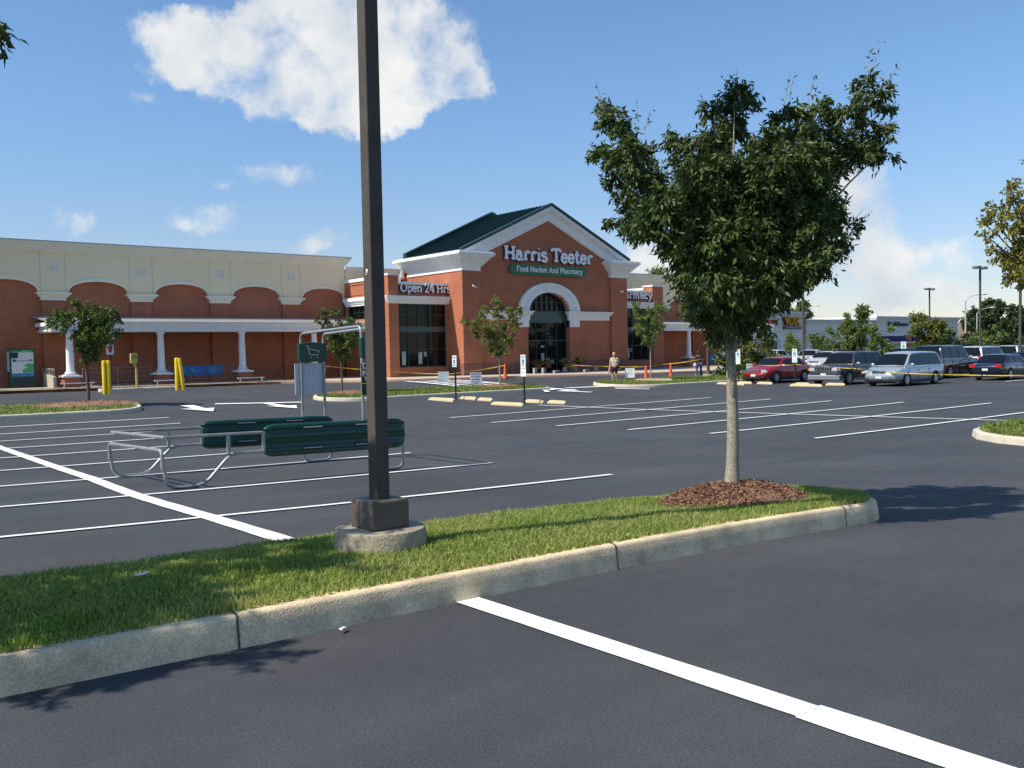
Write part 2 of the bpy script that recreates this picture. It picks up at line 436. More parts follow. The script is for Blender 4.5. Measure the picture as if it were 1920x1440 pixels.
# ------------------------------------------------------------------ islands
CONC = mat('kerb_concrete', (.68, .54, .34), .85, var=.34, vscale=3.2, bump=.45, bscale=75, speck=.26, detail=8)
CONC2 = mat('pale_concrete', (.55, .49, .38), .85, var=.12, vscale=4, bump=.4, bscale=40, speck=.1)
def rounded(x0, x1, yn, yf, left=True, right=True, dx=0.0, n=14, rl=1.0, rr=1.0):
    """outline of an island, counter-clockwise from the near left; yn(x), yf(x) give its near and far edges"""
    P = []
    r = (yf(x0) - yn(x0)) / 2; R2 = (yf(x1) - yn(x1)) / 2
    for x in np.linspace(x0, x1, 24): P.append((x, yn(x)))
    if right:
        cy = (yf(x1) + yn(x1)) / 2
        for k in range(1, n): a = -math.pi/2 + math.pi * k / n; P.append((x1 + R2 * rr * math.cos(a), cy + R2 * math.sin(a)))
    for x in np.linspace(x1, x0, 24): P.append((x, yf(x)))
    if left:
        cy = (yf(x0) + yn(x0)) / 2
        for k in range(1, n): a = math.pi/2 + math.pi * k / n; P.append((x0 + r * rl * math.cos(a), cy + r * math.sin(a)))
    return np.array(P)
def inset(P, d):
    n = len(P); Q = []
    for i in range(n):
        t = P[(i + 1) % n] - P[i - 1]; t = t / (np.linalg.norm(t) + 1e-9); Q.append(P[i] + np.array([-t[1], t[0]]) * d)
    return np.array(Q)
def resample(P, st):
    out = []
    for i in range(len(P)):
        a, b = P[i], P[(i + 1) % len(P)]; L = np.linalg.norm(b - a); n = max(1, int(round(L / st)))
        for k in range(n): out.append(a + (b - a) * k / n)
    return np.array(out)
def kerb(P, h=.17, w=.16, m=CONC, seg=2.7, st=.15, joints=True, off=0.0, pink=None):
    P = resample(P, st); n = len(P)
    prof = [(-.005, -.05), (.004, .02), (.014, h * .55), (.022, h - .022), (.030, h - .006), (.045, h), (w - .01, h + .004), (w, h - .01), (w, -.02)]
    Ls = np.concatenate([[0], np.cumsum(np.linalg.norm(np.roll(P, -1, 0) - P, axis=1))])
    rings = [inset(P, d) for d, _ in prof]
    V = []
    for k in range(n):
        j = joints and seg and (abs(((Ls[k] + off) % seg)) < st * .5)
        for q, (d, z) in enumerate(prof):
            x, y = rings[q][k]; V.append((x, y, g1(x, y) + z))
    m_ = len(prof); F = []
    for k in range(n):
        a = k * m_; b = ((k + 1) % n) * m_
        F += [(a + q, b + q, b + q + 1, a + q + 1) for q in range(m_ - 1)]
    o = npmesh('kerb', V, F, m); o.data.set_sharp_from_angle(angle=R(60)); tag(o, kind='structure')
    if joints:
        D = MB(); nj = int(Ls[-1] / seg)
        for k in range(nj + 1):
            s = (k * seg - off)
            if s < 0 or s > Ls[-1] - .1: continue
            i = int(np.searchsorted(Ls, s)) % n
            t = P[(i + 1) % n] - P[i - 1]; t /= np.linalg.norm(t); nn = np.array([-t[1], t[0]])
            for (d0, z0), (d1, z1) in zip(prof[:-2], prof[1:-1]):
                c = P[i] + nn * ((d0 + d1) / 2 - .0015)
                ln = math.hypot(d1 - d0, z1 - z0) / 2 + .003
                D.obox((c[0], c[1], g1(*c) + (z0 + z1) / 2 + .0015), (nn[0] * (d1 - d0), nn[1] * (d1 - d0), z1 - z0), (t[0], t[1], 0), (nn[0], nn[1], 0) if z1 - z0 > d1 - d0 else (0, 0, 1), ln, .006, .003)
        tag(D.build('kerb_line', mat('joint', (.10, .09, .07), .95)), kind='structure')
    return P
def fill(P, zf, m, st=.2, name='lawn_surface'):
    """flat cap inside an outline"""
    bm = bmesh.new(); vs = [bm.verts.new((x, y, zf(x, y))) for x, y in P]; f = bm.faces.new(vs)
    bmesh.ops.triangulate(bm, faces=[f])
    me = bpy.data.meshes.new(name); bm.to_mesh(me); bm.free(); me.materials.append(m)
    o = bpy.data.objects.new(name, me); link(o); return tag(o, kind='structure')
def inside(P, x, y):
    c = np.zeros(x.shape, bool); n = len(P); j = n - 1
    for i in range(n):
        xi, yi = P[i]; xj, yj = P[j]
        k = ((yi > y) != (yj > y)) & (x < (xj - xi) * (y - yi) / (yj - yi + 1e-12) + xi)
        c ^= k; j = i
    return c
SOIL = mat('lawn_base', (.10, .14, .03), .95, col2=(.17, .15, .06), vscale=2.2, speck=.4, bscale=60)
def grass(P, zf, n, hgt, wid, name, m, avoid=(), xr=None):
    lo_ = P.min(0); hi = P.max(0)
    if xr: lo_[0] = max(lo_[0], xr[0]); hi[0] = min(hi[0], xr[1])
    x = rng.uniform(lo_[0], hi[0], n * 2); y = rng.uniform(lo_[1], hi[1], n * 2)
    k = inside(P, x, y)
    for (cx, cy, rx, ry) in avoid:
        rr = ((x - cx) / rx) ** 2 + ((y - cy) / ry) ** 2
        k &= rr > rng.uniform(.78, 1.12, len(x))
    x = x[k][:n]; y = y[k][:n]; n = len(x)
    z = zf(x, y)
    clump = .5 + .5 * np.sin(x * 5.1 + 1.3 * np.sin(y * 4.3)) * np.sin(y * 6.3 + 1.7 * np.sin(x * 3.1))
    h = hgt * rng.uniform(.45, 1.15, n) * (.65 + .6 * clump)
    tall = rng.random(n) > .992; h[tall] *= 1.8
    a = rng.uniform(0, 2 * np.pi, n); b = rng.uniform(0, 2 * np.pi, n); lean = rng.uniform(.15, .95, n) * h
    w = wid * rng.uniform(.6, 1.3, n)
    dx, dy = np.cos(a) * w / 2, np.sin(a) * w / 2; lx, ly = np.cos(b) * lean, np.sin(b) * lean
    V = np.stack([np.stack([x - dx, y - dy, z - .01], -1), np.stack([x + dx, y + dy, z - .01], -1),
                  np.stack([x + dx * .8 + lx * .4, y + dy * .8 + ly * .4, z + h * .6], -1), np.stack([x - dx * .8 + lx * .4, y - dy * .8 + ly * .4, z + h * .6], -1),
                  np.stack([x + lx, y + ly, z + h * .95], -1)], 1).reshape(-1, 3)
    i = np.arange(n) * 5
    F = np.concatenate([np.stack([i, i + 1, i + 2], -1), np.stack([i, i + 2, i + 3], -1), np.stack([i + 3, i + 2, i + 4], -1)])
    return tag(npmesh(name, V, F, m), kind='stuff')
GRASS = mat('grass_blade', (.215, .285, .060), .6, col2=(.36, .36, .14), vscale=1.6, rnd=.4, trans=.35, spec=.3)
GRASS_FAR = mat('grass_far', (.13, .20, .035), .7, col2=(.22, .23, .06), vscale=.6, rnd=.35, trans=.3)
# the near island
yn = lambda x: 4.80 - .078 * x if x < 2 else 4.644 - .060 * (x - 2)
yf = lambda x: 6.62 - .058 * x
NI = rounded(-7, 7.66, yn, yf, left=False, rr=.92)
NIr = kerb(NI, h=.175, off=1.88, seg=2.7)
NIi = inset(resample(NI, .2), .14)
TREE = (7.0, 5.28); POLE = (3.352, 5.556)
def lawnz(x, y):
    c = 5.62 - .06 * np.asarray(x)
    return gz(x, y) + .165 + .035 * np.clip(1 - ((y - c) / .95) ** 2, 0, 1)
fill(NIi, lambda x, y: g1(x, y) + .155, SOIL)
cap = grid_sheet('lawn', np.arange(-6.9, 7.8, .15), np.linspace(4.9, 6.2, 12), lambda x, y: lawnz(x, y + (-.06 * x)) - .005, SOIL)
for v in cap.data.vertices: v.co.y += -.06 * v.co.x
tag(cap, kind='structure')
grass(inset(resample(NI, .2), .085), lawnz, 120000, .044, .0078, 'grass', GRASS, avoid=[(TREE[0] + .05, TREE[1] + .02, .92, .56), (POLE[0], POLE[1], .335, .335)], xr=(-.6, 8.7))
# mulch
MULCH = mat('mulch', (.17, .080, .046), .95, col2=(.31, .18, .11), vscale=30, bump=1.0, bscale=90, rnd=.3, speck=.4)
def mulch(cx, cy, rx, ry, h, n, sz, zf):
    N = 40; V = [(cx, cy, zf(cx, cy) + h)]; F = []
    for j in range(1, 9):
        t = j / 8
        for k in range(N):
            a = 2 * math.pi * k / N; wob = 1 + .06 * math.sin(3 * a + 1) + .04 * math.sin(7 * a)
            x = cx + rx * t * wob * math.cos(a); y = cy + ry * t * wob * math.sin(a)
            V.append((x, y, zf(x, y) + h * (1 - t ** 2.2) - (.03 if j == 8 else 0) + random.uniform(-.006, .006)))
    T = [(0, 1 + k, 1 + (k + 1) % N) for k in range(N)]
    for j in range(7):
        for k in range(N):
            a = 1 + j * N + k; b = 1 + j * N + (k + 1) % N; T += [(a, a + N, b + N), (a, b + N, b)]
    V = np.array(V, float)
    if n:
        t = np.sqrt(rng.random(n)) * 1.02; a = rng.uniform(0, 2 * np.pi, n)
        x = cx + rx * t * np.cos(a); y = cy + ry * t * np.sin(a)
        z = np.array([zf(p, q_) for p, q_ in zip(x, y)]) + h * (1 - np.clip(t, 0, 1) ** 2.2) + rng.uniform(0, .012, n)
        c = np.stack([x, y, z], -1); d = rng.normal(size=(n, 3)); d[:, 2] *= .35; d /= np.linalg.norm(d, axis=1)[:, None]
        e = np.cross(d, rng.normal(size=(n, 3))); e /= np.linalg.norm(e, axis=1)[:, None]
        l = sz * rng.uniform(.4, 1.3, n)[:, None]; w = sz * rng.uniform(.1, .28, n)[:, None]
        C = np.stack([c - d*l - e*w, c + d*l - e*w, c + d*l*.8 + e*w, c - d*l*.7 + e*w], 1).reshape(-1, 3)
        i = np.arange(n) * 4 + len(V); V = np.concatenate([V, C])
        T = np.concatenate([np.array(T), np.stack([i, i+1, i+2], -1), np.stack([i, i+2, i+3], -1)])
    return tag(npmesh('mulch_ground', V, T, MULCH), kind='stuff')
mulch(TREE[0] + .05, TREE[1] + .02, .90, .55, .16, 9000, .028, lambda x, y: float(lawnz(x, y)))
# islands in the middle distance
def island(x0, x1, ynf, yff, left=True, right=True, ng=9000, mul=(), m=CONC2, rl=1.0, rr=1.0):
    P = rounded(x0, x1, ynf, yff, left, right, rl=rl, rr=rr); kerb(P, h=.15, m=m, st=.5, seg=3.0, joints=False)
    I = inset(resample(P, .5), .15); fill(I, lambda x, y: g1(x, y) + .15, SOIL)
    zf = lambda x, y: gz(x, y) + .15
    grass(I, zf, ng, .11, .035, 'grass', GRASS_FAR, avoid=[(a, b, c, d) for a, b, c, d in mul])
    for a, b, c, d in mul: mulch(a, b, c, d, .14, 400, .05, lambda x, y: g1(x, y) + .15)
island(-6, 9.7, lambda x: 34.3, lambda x: 38.4, left=False, ng=7000, mul=[(9.6, 37.0, 2.0, 1.0)], rr=.8)
island(20.2, 30.2, lambda x: 34.0 + .02 * (x - 20), lambda x: 37.3, ng=14000, mul=[(20.6, 36.5, 1.5, .7), (29.2, 36.3, 1.5, .75)], rr=.75)
island(37.2, 50.5, lambda x: 32.6 + .02 * (x - 37), lambda x: 36.9, ng=14000, mul=[(39.8, 35.6, 1.7, .9)], rr=.4)
CP = np.array([(17.4, 1.0), (30, 1.0), (30, 9.3), (22.5, 9.2), (21.0, 9.1), (20.0, 8.85), (19.2, 8.4), (18.5, 7.7), (18.0, 6.7), (17.6, 5.0)])
kerb(CP, h=.15, m=CONC2, st=.25, joints=False); CI = inset(resample(CP, .4), .15); fill(CI, lambda x, y: g1(x, y) + .15, SOIL)
grass(CI, lambda x, y: gz(x, y) + .15, 30000, .11, .03, 'grass', GRASS_FAR, xr=(17, 24))
# sidewalk in front of the store, with its red painted kerb
SW = mat('sidewalk', (.48, .41, .32), .85, var=.1, vscale=1.2, speck=.08, bscale=30)
swf = [(-30, 51.2), (9.3, 51.0), (14.2, 50.8), (21.5, 50.7), (25.8, 49.3), (29.1, 46.5), (38.0, 45.3), (48.3, 42.9), (56.5, 42.8), (70, 43.5), (84, 43.5)]
V = []; V2 = []
for i in range(len(swf) - 1):
    (xa, ya), (xb, yb) = swf[i], swf[i + 1]; n = 6
    for k in range(n + (i == len(swf) - 2)):
        x = xa + (xb - xa) * k / n; y = ya + (yb - ya) * k / n
        for yy in (y + .18, max(y + 2.5, 47.5), 50, 52.5, 57.5): V.append((x, yy, g1(x, yy) + .135))
        z = g1(x, y); V2 += [(x, y, z - .05), (x, y + .012, z + .12), (x, y + .03, z + .139), (x, y + .19, z + .139)]
n = len(V) // 5
tag(npmesh('sidewalk', V, [(i*5+j, i*5+5+j, i*5+6+j, i*5+1+j) for i in range(n-1) for j in range(4)], SW), kind='structure')
KR = mat('worn_red_kerb', (.42, .20, .14), .85, col2=(.50, .36, .27), vscale=1.0)
tag(npmesh('kerb', V2, [(i*4+j, i*4+4+j, i*4+5+j, i*4+1+j) for i in range(n-1) for j in range(3)], KR), kind='structure')
# ------------------------------------------------------------------ the supermarket
BRK = brick_mat('store_brick', (.45, .138, .060), (.35, .102, .048), (.37, .175, .11))
CREAM = mat('cream_stucco', (.86, .72, .47), .9, var=.035, vscale=.8, bump=.1, bscale=80)
TRIM = mat('trim_white', (.78, .78, .76), .75, var=.05, vscale=2)
TRIMC = mat('trim_cream', (.84, .78, .62), .8, var=.04, vscale=2)
GROOVE = mat('groove', (.5, .44, .33), .9)
ROOFG = mat('green_roof', (.008, .040, .034), .40, metal=.2, var=.1, vscale=2)
FRAME = mat('window_frame_green', (.012, .035, .032), .4)
GLASS = mat('shop_glass', (.006, .009, .009), .03, spec=.22)
SPAN = mat('spandrel', (.035, .075, .068), .25)
STORE = thing('supermarket_building', 'long red brick supermarket with arched cream wings and a green gabled entrance tower', 'supermarket', (44.4, 50, -.2))
def sp(mb, name, m, parent=None, **k):
    """store part: geometry is written in world coordinates, shifted to the store's origin"""
    o = mb.build(name, m, None, **k)
    o.data.transform(Matrix.Translation((-44.4, -50, .2)))
    o.parent = parent or STORE
    return o
def sub(mb, name, m, parent, **k): return sp(mb, name, m, parent, **k)
WY, CY, SY, TY = 56.7, 53.5, 51.1, 49.4
BASE = -.5
def cornice(mb, x0, x1, yw, z0, z1, proj, ends=(0, 0), steps=None):
    """moulded band along X on a wall facing -Y; ends = how far it returns past x0/x1"""
    steps = steps or [(0.0, .25), (.18, .35), (.30, .55), (.52, .70), (.70, .88), (.88, 1.0), (1.0, 1.0)]
    h = z1 - z0; a = z0
    lv = [s[0] for s in steps[1:]]
    for i, zt in enumerate(lv):
        p = proj * steps[i][1]
        mb.box(x0 - ends[0] * p, x1 + ends[1] * p, yw - p, yw + .05, a, z0 + h * zt); a = z0 + h * zt
CX = [13.2 + 4.86 * k for k in range(-7, 5)]           # pilaster centres, left wing
CXR = [65.0 + 4.86 * k for k in range(-1, 3)]          # right wing
def arc(cx, hw, zs, zt, n=16):
    return [(cx - hw * math.cos(math.pi * k / n), zs + (zt - zs) * math.sin(math.pi * k / n) ** .85) for k in range(n + 1)]
def wing(xa, xb, cxs, first):
    b = MB(); b.box(xa, xb, WY + .18, WY + .6, BASE, 6.6); sp(b, 'brick_wall', BRK)
    for c in cxs:
        if xa - .1 < c < xb - .3:
            b = MB(); b.box(c - .61, c + .61, WY, WY + .2, BASE, 4.95); sp(b, 'brick_pilaster', BRK)
            b = MB()
            for (z0, z1, p) in ((4.94, 5.10, .03), (5.10, 5.17, .10), (5.17, 5.27, .16), (5.27, 5.37, .26)):
                b.box(c - .63 - p * 1.1, c + .63 + p * 1.1, WY - p, WY + .16, z0, z1)
            sp(b, 'pilaster_capital', TRIMC)
    # cream upper wall with arched cut outs
    w = MB(); mo = MB(); gr = MB()
    bounds = [c for c in cxs]
    for a, c in zip(bounds[:-1], bounds[1:]):
        x0, x1 = max(a, xa), min(c, xb)
        if x1 - x0 < .3: continue
        mid = (a + c) / 2; hw = (c - a) / 2 - .80
        A = arc(mid, hw, 5.37, 6.06); A = [p for p in A if x0 <= p[0] <= x1]
        loz = 5.37
        pl = [(x0, 7.7), (x0, loz)] + ([(p[0], p[1]) for p in A]) + [(x1, loz), (x1, 7.7)]
        # strip of quads from arch to the top so that the face stays convex
        xsn = [p[0] for p in pl[1:-1]]; zsn = [p[1] for p in pl[1:-1]]
        for i in range(len(xsn) - 1):
            if xsn[i+1] - xsn[i] < 1e-4: continue
            w.add([(xsn[i], WY - .04, zsn[i]), (xsn[i+1], WY - .04, zsn[i+1]), (xsn[i+1], WY - .04, 7.7), (xsn[i], WY - .04, 7.7),
                   (xsn[i], WY + .2, zsn[i]), (xsn[i+1], WY + .2, zsn[i+1])], [(0, 1, 2, 3), (1, 0, 4, 5)])
        B = [(p[0], p[1]) for p in A]
        O = [(mid + (p[0] - mid) * 1.03, p[1] + .20 * (1 if 1 else 0) * max(.55, math.sin(math.pi * max(0, min(1, (p[0] - mid + hw) / (2 * hw)))))) for p in B]
        for i in range(len(B) - 1):
            for (y0, I1, I2, J1, J2) in ((WY - .10, B[i], B[i+1], O[i], O[i+1]),):
                mo.add([(I1[0], y0, I1[1]), (I2[0], y0, I2[1]), (J2[0], y0, J2[1]), (J1[0], y0, J1[1]),
                        (I1[0], WY + .0, I1[1]), (I2[0], WY + .0, I2[1]), (J2[0], WY - .03, J2[1]), (J1[0], WY - .03, J1[1])],
                       [(0, 1, 2, 3), (1, 0, 4, 5), (3, 2, 6, 7)])
    sp(w, 'cream_parapet', CREAM); sp(mo, 'arch_moulding', TRIMC)
    for c in cxs:
        if not (xa + .2 < c < xb): continue
        for q in (c + .66, c - .66):
            gr = MB(); gr.box(q - .012, q + .012, WY - .046, WY - .03, 5.45, 7.66); sp(gr, 'wall_groove', GROOVE)
    for c in cxs:
        if not (xa < c - .05 < xb - .3): continue
        p = MB()
        for s_, y_ in ((.27, .07), (.17, .10)):
            t = .045
            p.box(c - s_, c + s_, WY - y_, WY - .03, 6.73 + s_ - t, 6.73 + s_); p.box(c - s_, c + s_, WY - y_, WY - .03, 6.73 - s_, 6.73 - s_ + t)
            p.box(c - s_, c - s_ + t, WY - y_, WY - .03, 6.73 - s_ + t, 6.73 + s_ - t); p.box(c + s_ - t, c + s_, WY - y_, WY - .03, 6.73 - s_ + t, 6.73 + s_ - t)
        sp(p, 'square_relief', TRIM)
    k = MB(); cornice(k, xa, xb, WY, 7.66, 8.22, .42, ends=(0, 1)); k.box(xa, xb, WY + .05, WY + 1.2, 7.66, 8.20)
    sp(k, 'parapet_cornice', TRIMC)
    k = MB(); k.box(xa, xb + .42, WY - .44, WY - .38, 8.20, 8.26); k.box(xa, xb, WY - .38, WY + 1.2, 8.215, 8.25); sp(k, 'roof_coping', mat('coping', (.42, .45, .45), .5, metal=.4))
wing(-20.8, 31.8, CX, True)
wing(57.9, 78, CXR, False)
b = MB(); b.box(77.9, 78.3, 56.9, 66, BASE, 8.2); b.box(-20.8, 78, 62, 62.4, BASE, 6.9); b.box(-20.8, 78, 57.3, 62, 6.3, 6.4); sp(b, 'rear_wall', BRK)
# raised cream block behind the entrance tower
b = MB(); b.box(31.9, 36.2, 56.5, 58, 6.2, 7.45); sp(b, 'cream_parapet', CREAM); b = MB(); b.box(52.9, 57.9, 56.5, 58, 6.2, 8.1); sp(b, 'cream_parapet', CREAM)
b = MB(); cornice(b, 31.9, 36.2, 56.5, 7.2, 7.6, .25); sp(b, 'parapet_cornice', TRIMC); b = MB(); cornice(b, 52.9, 57.9, 56.5, 7.95, 8.35, .3); sp(b, 'parapet_cornice', TRIMC)
# canopies
def canopy(xa, xb, cols, left_end):
    f = MB()
    f.box(xa, xb, CY + .02, WY, 3.12, 3.20)
    cornice(f, xa + .1, xb, CY + .25, 3.05, 3.62, .34, ends=(1 if left_end else 0, 0), steps=[(0, .45), (.42, .55), (.62, .62), (.70, .85), (.88, 1.0), (1.0, 1.0)])
    if left_end: f.box(xa + .1, xa + .3, CY + .3, WY, 3.06, 3.60); f.box(xa - .12, xa + .1, CY + .2, WY, 3.40, 3.60)
    f.box(xb - .25, xb, CY + .3, WY, 3.06, 3.6)
    sp(f, 'canopy_fascia', TRIM)
    r = MB(); r.add([(xa - .2, CY - .12, 3.63), (xb, CY - .12, 3.63), (xb, WY + .15, 4.05), (xa - .2, WY + .15, 4.05), (xa - .2, CY - .12, 3.60), (xb, CY - .12, 3.60), (xb, WY + .15, 3.95), (xa - .2, WY + .15, 3.95)],
                    [(0, 1, 2, 3), (4, 7, 6, 5), (0, 4, 5, 1), (3, 7, 4, 0)])
    x = xa
    while x < xb: r.box(x, x + .03, CY - .10, WY + .1, 3.60, 3.64); x += 60
    sp(r, 'canopy_roof', mat('canopy_metal', (.55, .58, .60), .35, metal=.5))
    for x in cols:
        c = MB(); zb = g1(x, CY) + .13
        c.lathe((x, CY + .15, 0), [(.255, .74), (.255, .79), (.30, .80), (.30, .86), (.22, .89), (.225, .95), (.205, 1.0), (.20, 1.5), (.19, 2.2), (.165, 2.86), (.18, 2.88), (.18, 2.92), (.20, 2.94), (.24, 3.0), (.24, 3.055)], 20)
        o = sp(c, 'canopy_column', TRIM, angle=50)
        p = MB(); p.box(x - .40, x + .40, CY - .25, CY + .55, zb - .1, .60); sub(p, 'brick_pedestal', BRK, o)
        p = MB(); p.box(x - .50, x + .50, CY - .35, CY + .65, .60, .69); p.box(x - .34, x + .34, CY - .19, CY + .49, .69, .745); sub(p, 'pedestal_cap', TRIM, o)
canopy(12.3, 31.8, [13.2, 18.07, 22.95, 27.8], True)
canopy(58.4, 77.9, [64.95, 69.8, 74.7], False)
# storefronts either side of the tower
def windows(x0, x1, y, z0, z1, cols, mid=(2.92, 3.3), rows_lo=2, rows_up=2, name='shop_window'):
    f = MB(); t = .055
    f.box(x0, x1, y - .05, y + .05, z0, z0 + t); f.box(x0, x1, y - .05, y + .05, z1 - t, z1)
    for k in range(cols + 1):
        x = x0 + (x1 - x0 - t) * k / cols; f.box(x, x + t, y - .048, y + .052, z0 + t, z1 - t)
    for k in range(1, rows_lo): z = z0 + (mid[0] - z0) * k / rows_lo; f.box(x0 + t, x1 - t, y - .046, y + .04, z, z + t)
    for k in range(1, rows_up): z = mid[1] + (z1 - mid[1]) * k / rows_up; f.box(x0 + t, x1 - t, y - .046, y + .04, z, z + t)
    o = sp(f, name, FRAME)
    g = MB(); g.box(x0 + .01, x1 - .01, y + .0, y + .02, z0 + .01, mid[0]); g.box(x0 + .01, x1 - .01, y + .0, y + .02, mid[1], z1 - .01); sub(g, 'glass', GLASS, o)
    g = MB(); g.box(x0 + .02, x1 - .02, y - .056, y + .03, mid[0], mid[1]); sub(g, 'spandrel_panel', SPAN, o)
    return o
POST = mat('window_poster', (.45, .55, .55), .6, col2=(.10, .2, .2), vscale=9)
def shopfront(x0, x1, pier, sign):
    """x0..x1 in front; pier = x range of the brick pier at the outer end"""
    b = MB()
    a0, a1 = (pier[1], x1) if pier[0] < (x0 + x1) / 2 else (x0, pier[0])
    b.box(a0, a1, SY, SY + .35, BASE, .60); b.box(a0, a1, SY + .02, SY + .35, 5.30, 6.06)
    wx0, wx1 = (32.62, 36.42) if sign == 'L' else (52.75, pier[0] - .1)
    b.box(a0, wx0, SY + .01, SY + .34, .60, 4.82); b.box(wx1, a1, SY + .01, SY + .34, .60, 4.82)
    sp(b, 'brick_front', BRK)
    b = MB(); b.box(pier[0], pier[1], SY - .12, SY + .9, BASE, 6.62); sp(b, 'brick_pier', BRK)
    b = MB(); b.box(pier[0] - .05, pier[1] + .05, SY - .17, SY + .95, 6.62, 6.74); b.box(a0, a1, SY - .06, SY + .5, 6.06, 6.24); sp(b, 'wall_coping', TRIM)
    b = MB(); cornice(b, a0 if sign == 'L' else a0, a1, SY, 4.80, 5.30, .38, ends=(0, 0)); 
    sp(b, 'front_cornice', TRIM)
    if sign == 'L': b = MB(); cornice(b, pier[0], pier[1], SY - .12, 4.80, 5.30, .30, ends=(1, 0)); sp(b, 'pier_cornice', TRIM)
    windows(wx0, wx1, SY + .14, .62, 4.80, 5 if sign == 'L' else 4)
    b = MB(); 
    for (x, z, w, h) in ((wx0 + .25, .75, .3, .9), (wx0 + 1.5, .8, .35, .8), (wx0 + 2.0, 1.3, .2, .3)): b.box(x, x + w, SY + .10, SY + .13, z, z + h)
    sp(b, 'window_poster', POST)
shopfront(31.8, 36.7, (31.8, 32.55), 'L')
shopfront(52.4, 58.5, (57.2, 58.5), 'R')
# side walls of the shopfronts (the left one is in the sun)
b = MB(); b.box(31.8, 32.1, SY + .9, WY, 5.35, 6.45); b.box(31.8, 32.1, SY + .9, SY + 1.6, BASE, 4.8); b.box(31.8, 32.1, 56.2, WY, BASE, 4.8); b.box(31.8, 32.1, SY + 1.6, 56.2, BASE, 3.9)
b.box(31.75, 31.80, 53.9, 55.9, 5.55, 5.60); b.box(31.75, 31.80, 53.9, 55.9, 6.25, 6.30)
sp(b, 'brick_side_wall', BRK); b = MB(); b.box(58.2, 58.5, SY + .9, WY, BASE, 6.45); sp(b, 'brick_side_wall', BRK)
b = MB()
for p, z0, z1 in ((.12, 4.80, 4.95), (.20, 4.95, 5.12), (.32, 5.12, 5.35)): b.box(31.8 - p, 31.82, SY + .9, WY - .3, z0, z1)
sp(b, 'side_cornice', TRIM); b = MB()
for p, z0, z1 in ((.12, 4.80, 4.95), (.20, 4.95, 5.12), (.32, 5.12, 5.35)): b.box(58.48, 58.5 + p, SY + .9, WY, z0, z1)
sp(b, 'side_cornice', TRIM)
b = MB(); b.box(31.74, 32.15, SY + .9, WY, 6.45, 6.66); sp(b, 'wall_coping', TRIM); b = MB(); b.box(58.15, 58.56, SY + .9, WY, 6.45, 6.66); sp(b, 'wall_coping', TRIM)
f = MB()
for y in np.linspace(SY + 1.6, 56.15, 6): f.box(31.84, 31.92, y, y + .05, 3.9, 4.8)
f.box(31.85, 31.91, SY + 1.65, 56.15, 4.32, 4.37); o = sp(f, 'side_window', FRAME)
g = MB(); g.box(31.93, 31.95, SY + 1.6, 56.2, 3.9, 4.8); sub(g, 'glass', GLASS, o)
b = MB(); b.box(32.1, 58.2, SY + .35, WY + .2, 4.9, 5.0); sp(b, 'flat_roof', mat('flat_roof', (.3, .3, .3), .9))
# ---- the tower
X0, X1, CXT = 36.6, 52.5, 44.5
b = MB()
aw = 2.0   # half width of the door opening
zs, zt = 4.35, 5.72
b.box(X0 + 1.5, CXT - aw, TY + .22, TY + .7, BASE, 7.0); b.box(CXT + aw, X1 - 1.5, TY + .22, TY + .7, BASE, 7.0)
A = [(CXT - aw * math.cos(math.pi * k / 20), zs + (zt - zs) * math.sin(math.pi * k / 20)) for k in range(21)]
for i in range(20):
    b.add([(A[i][0], TY + .22, A[i][1]), (A[i+1][0], TY + .22, A[i+1][1]), (A[i+1][0], TY + .22, 7.0), (A[i][0], TY + .22, 7.0), (A[i][0], TY + .9, A[i][1]), (A[i+1][0], TY + .9, A[i+1][1])], [(0, 1, 2, 3), (1, 0, 4, 5)])
b.prism([(X0 + 1.1, 7.0), (X1 - 1.1, 7.0), (X1 - 1.1, 8.6), (CXT, 11.95), (X0 + 1.1, 8.6)], 'y', TY + .22, TY + .6)
sp(b, 'brick_front', BRK)
b = MB(); b.box(X0, X0 + 1.5, TY, TY + .7, BASE, 7.1); sp(b, 'brick_pier', BRK); b = MB(); b.box(X1 - 1.75, X1, TY, TY + .7, BASE, 7.1); sp(b, 'brick_pier', BRK)
b = MB(); b.box(X0 + .02, X0 + .4, TY + .7, WY + .3, BASE, 7.1); b.box(X1 - .4, X1 - .02, TY + .7, WY + .3, BASE, 7.1)
b.prism([(X0 + .1, 7.1), (X1 - .1, 7.1), (X1 - .1, 8.3), (CXT, 11.8), (X0 + .1, 8.3)], 'y', WY - .2, WY + .2); sp(b, 'brick_side_wall', BRK)
# brick base course, slightly proud
b = MB(); b.box(X0 - .03, X0 + 1.53, TY - .03, TY + .5, BASE, .75); PLM = brick_mat('plinth_brick', (.25, .08, .05), (.20, .065, .042), (.26, .15, .11)); sp(b, 'brick_plinth', PLM); b = MB(); b.box(X1 - 1.78, X1 + .03, TY - .03, TY + .5, BASE, .75)
sp(b, 'brick_plinth', PLM)
for q in ((X0 + 1.53, CXT - aw - .02, TY + .19, TY + .5), (CXT + aw + .02, X1 - 1.78, TY + .19, TY + .5), (X0 - .031, X0 + .3, TY + .5, SY)):
    b = MB(); b.box(*q, BASE, .75); sp(b, 'brick_plinth', PLM)
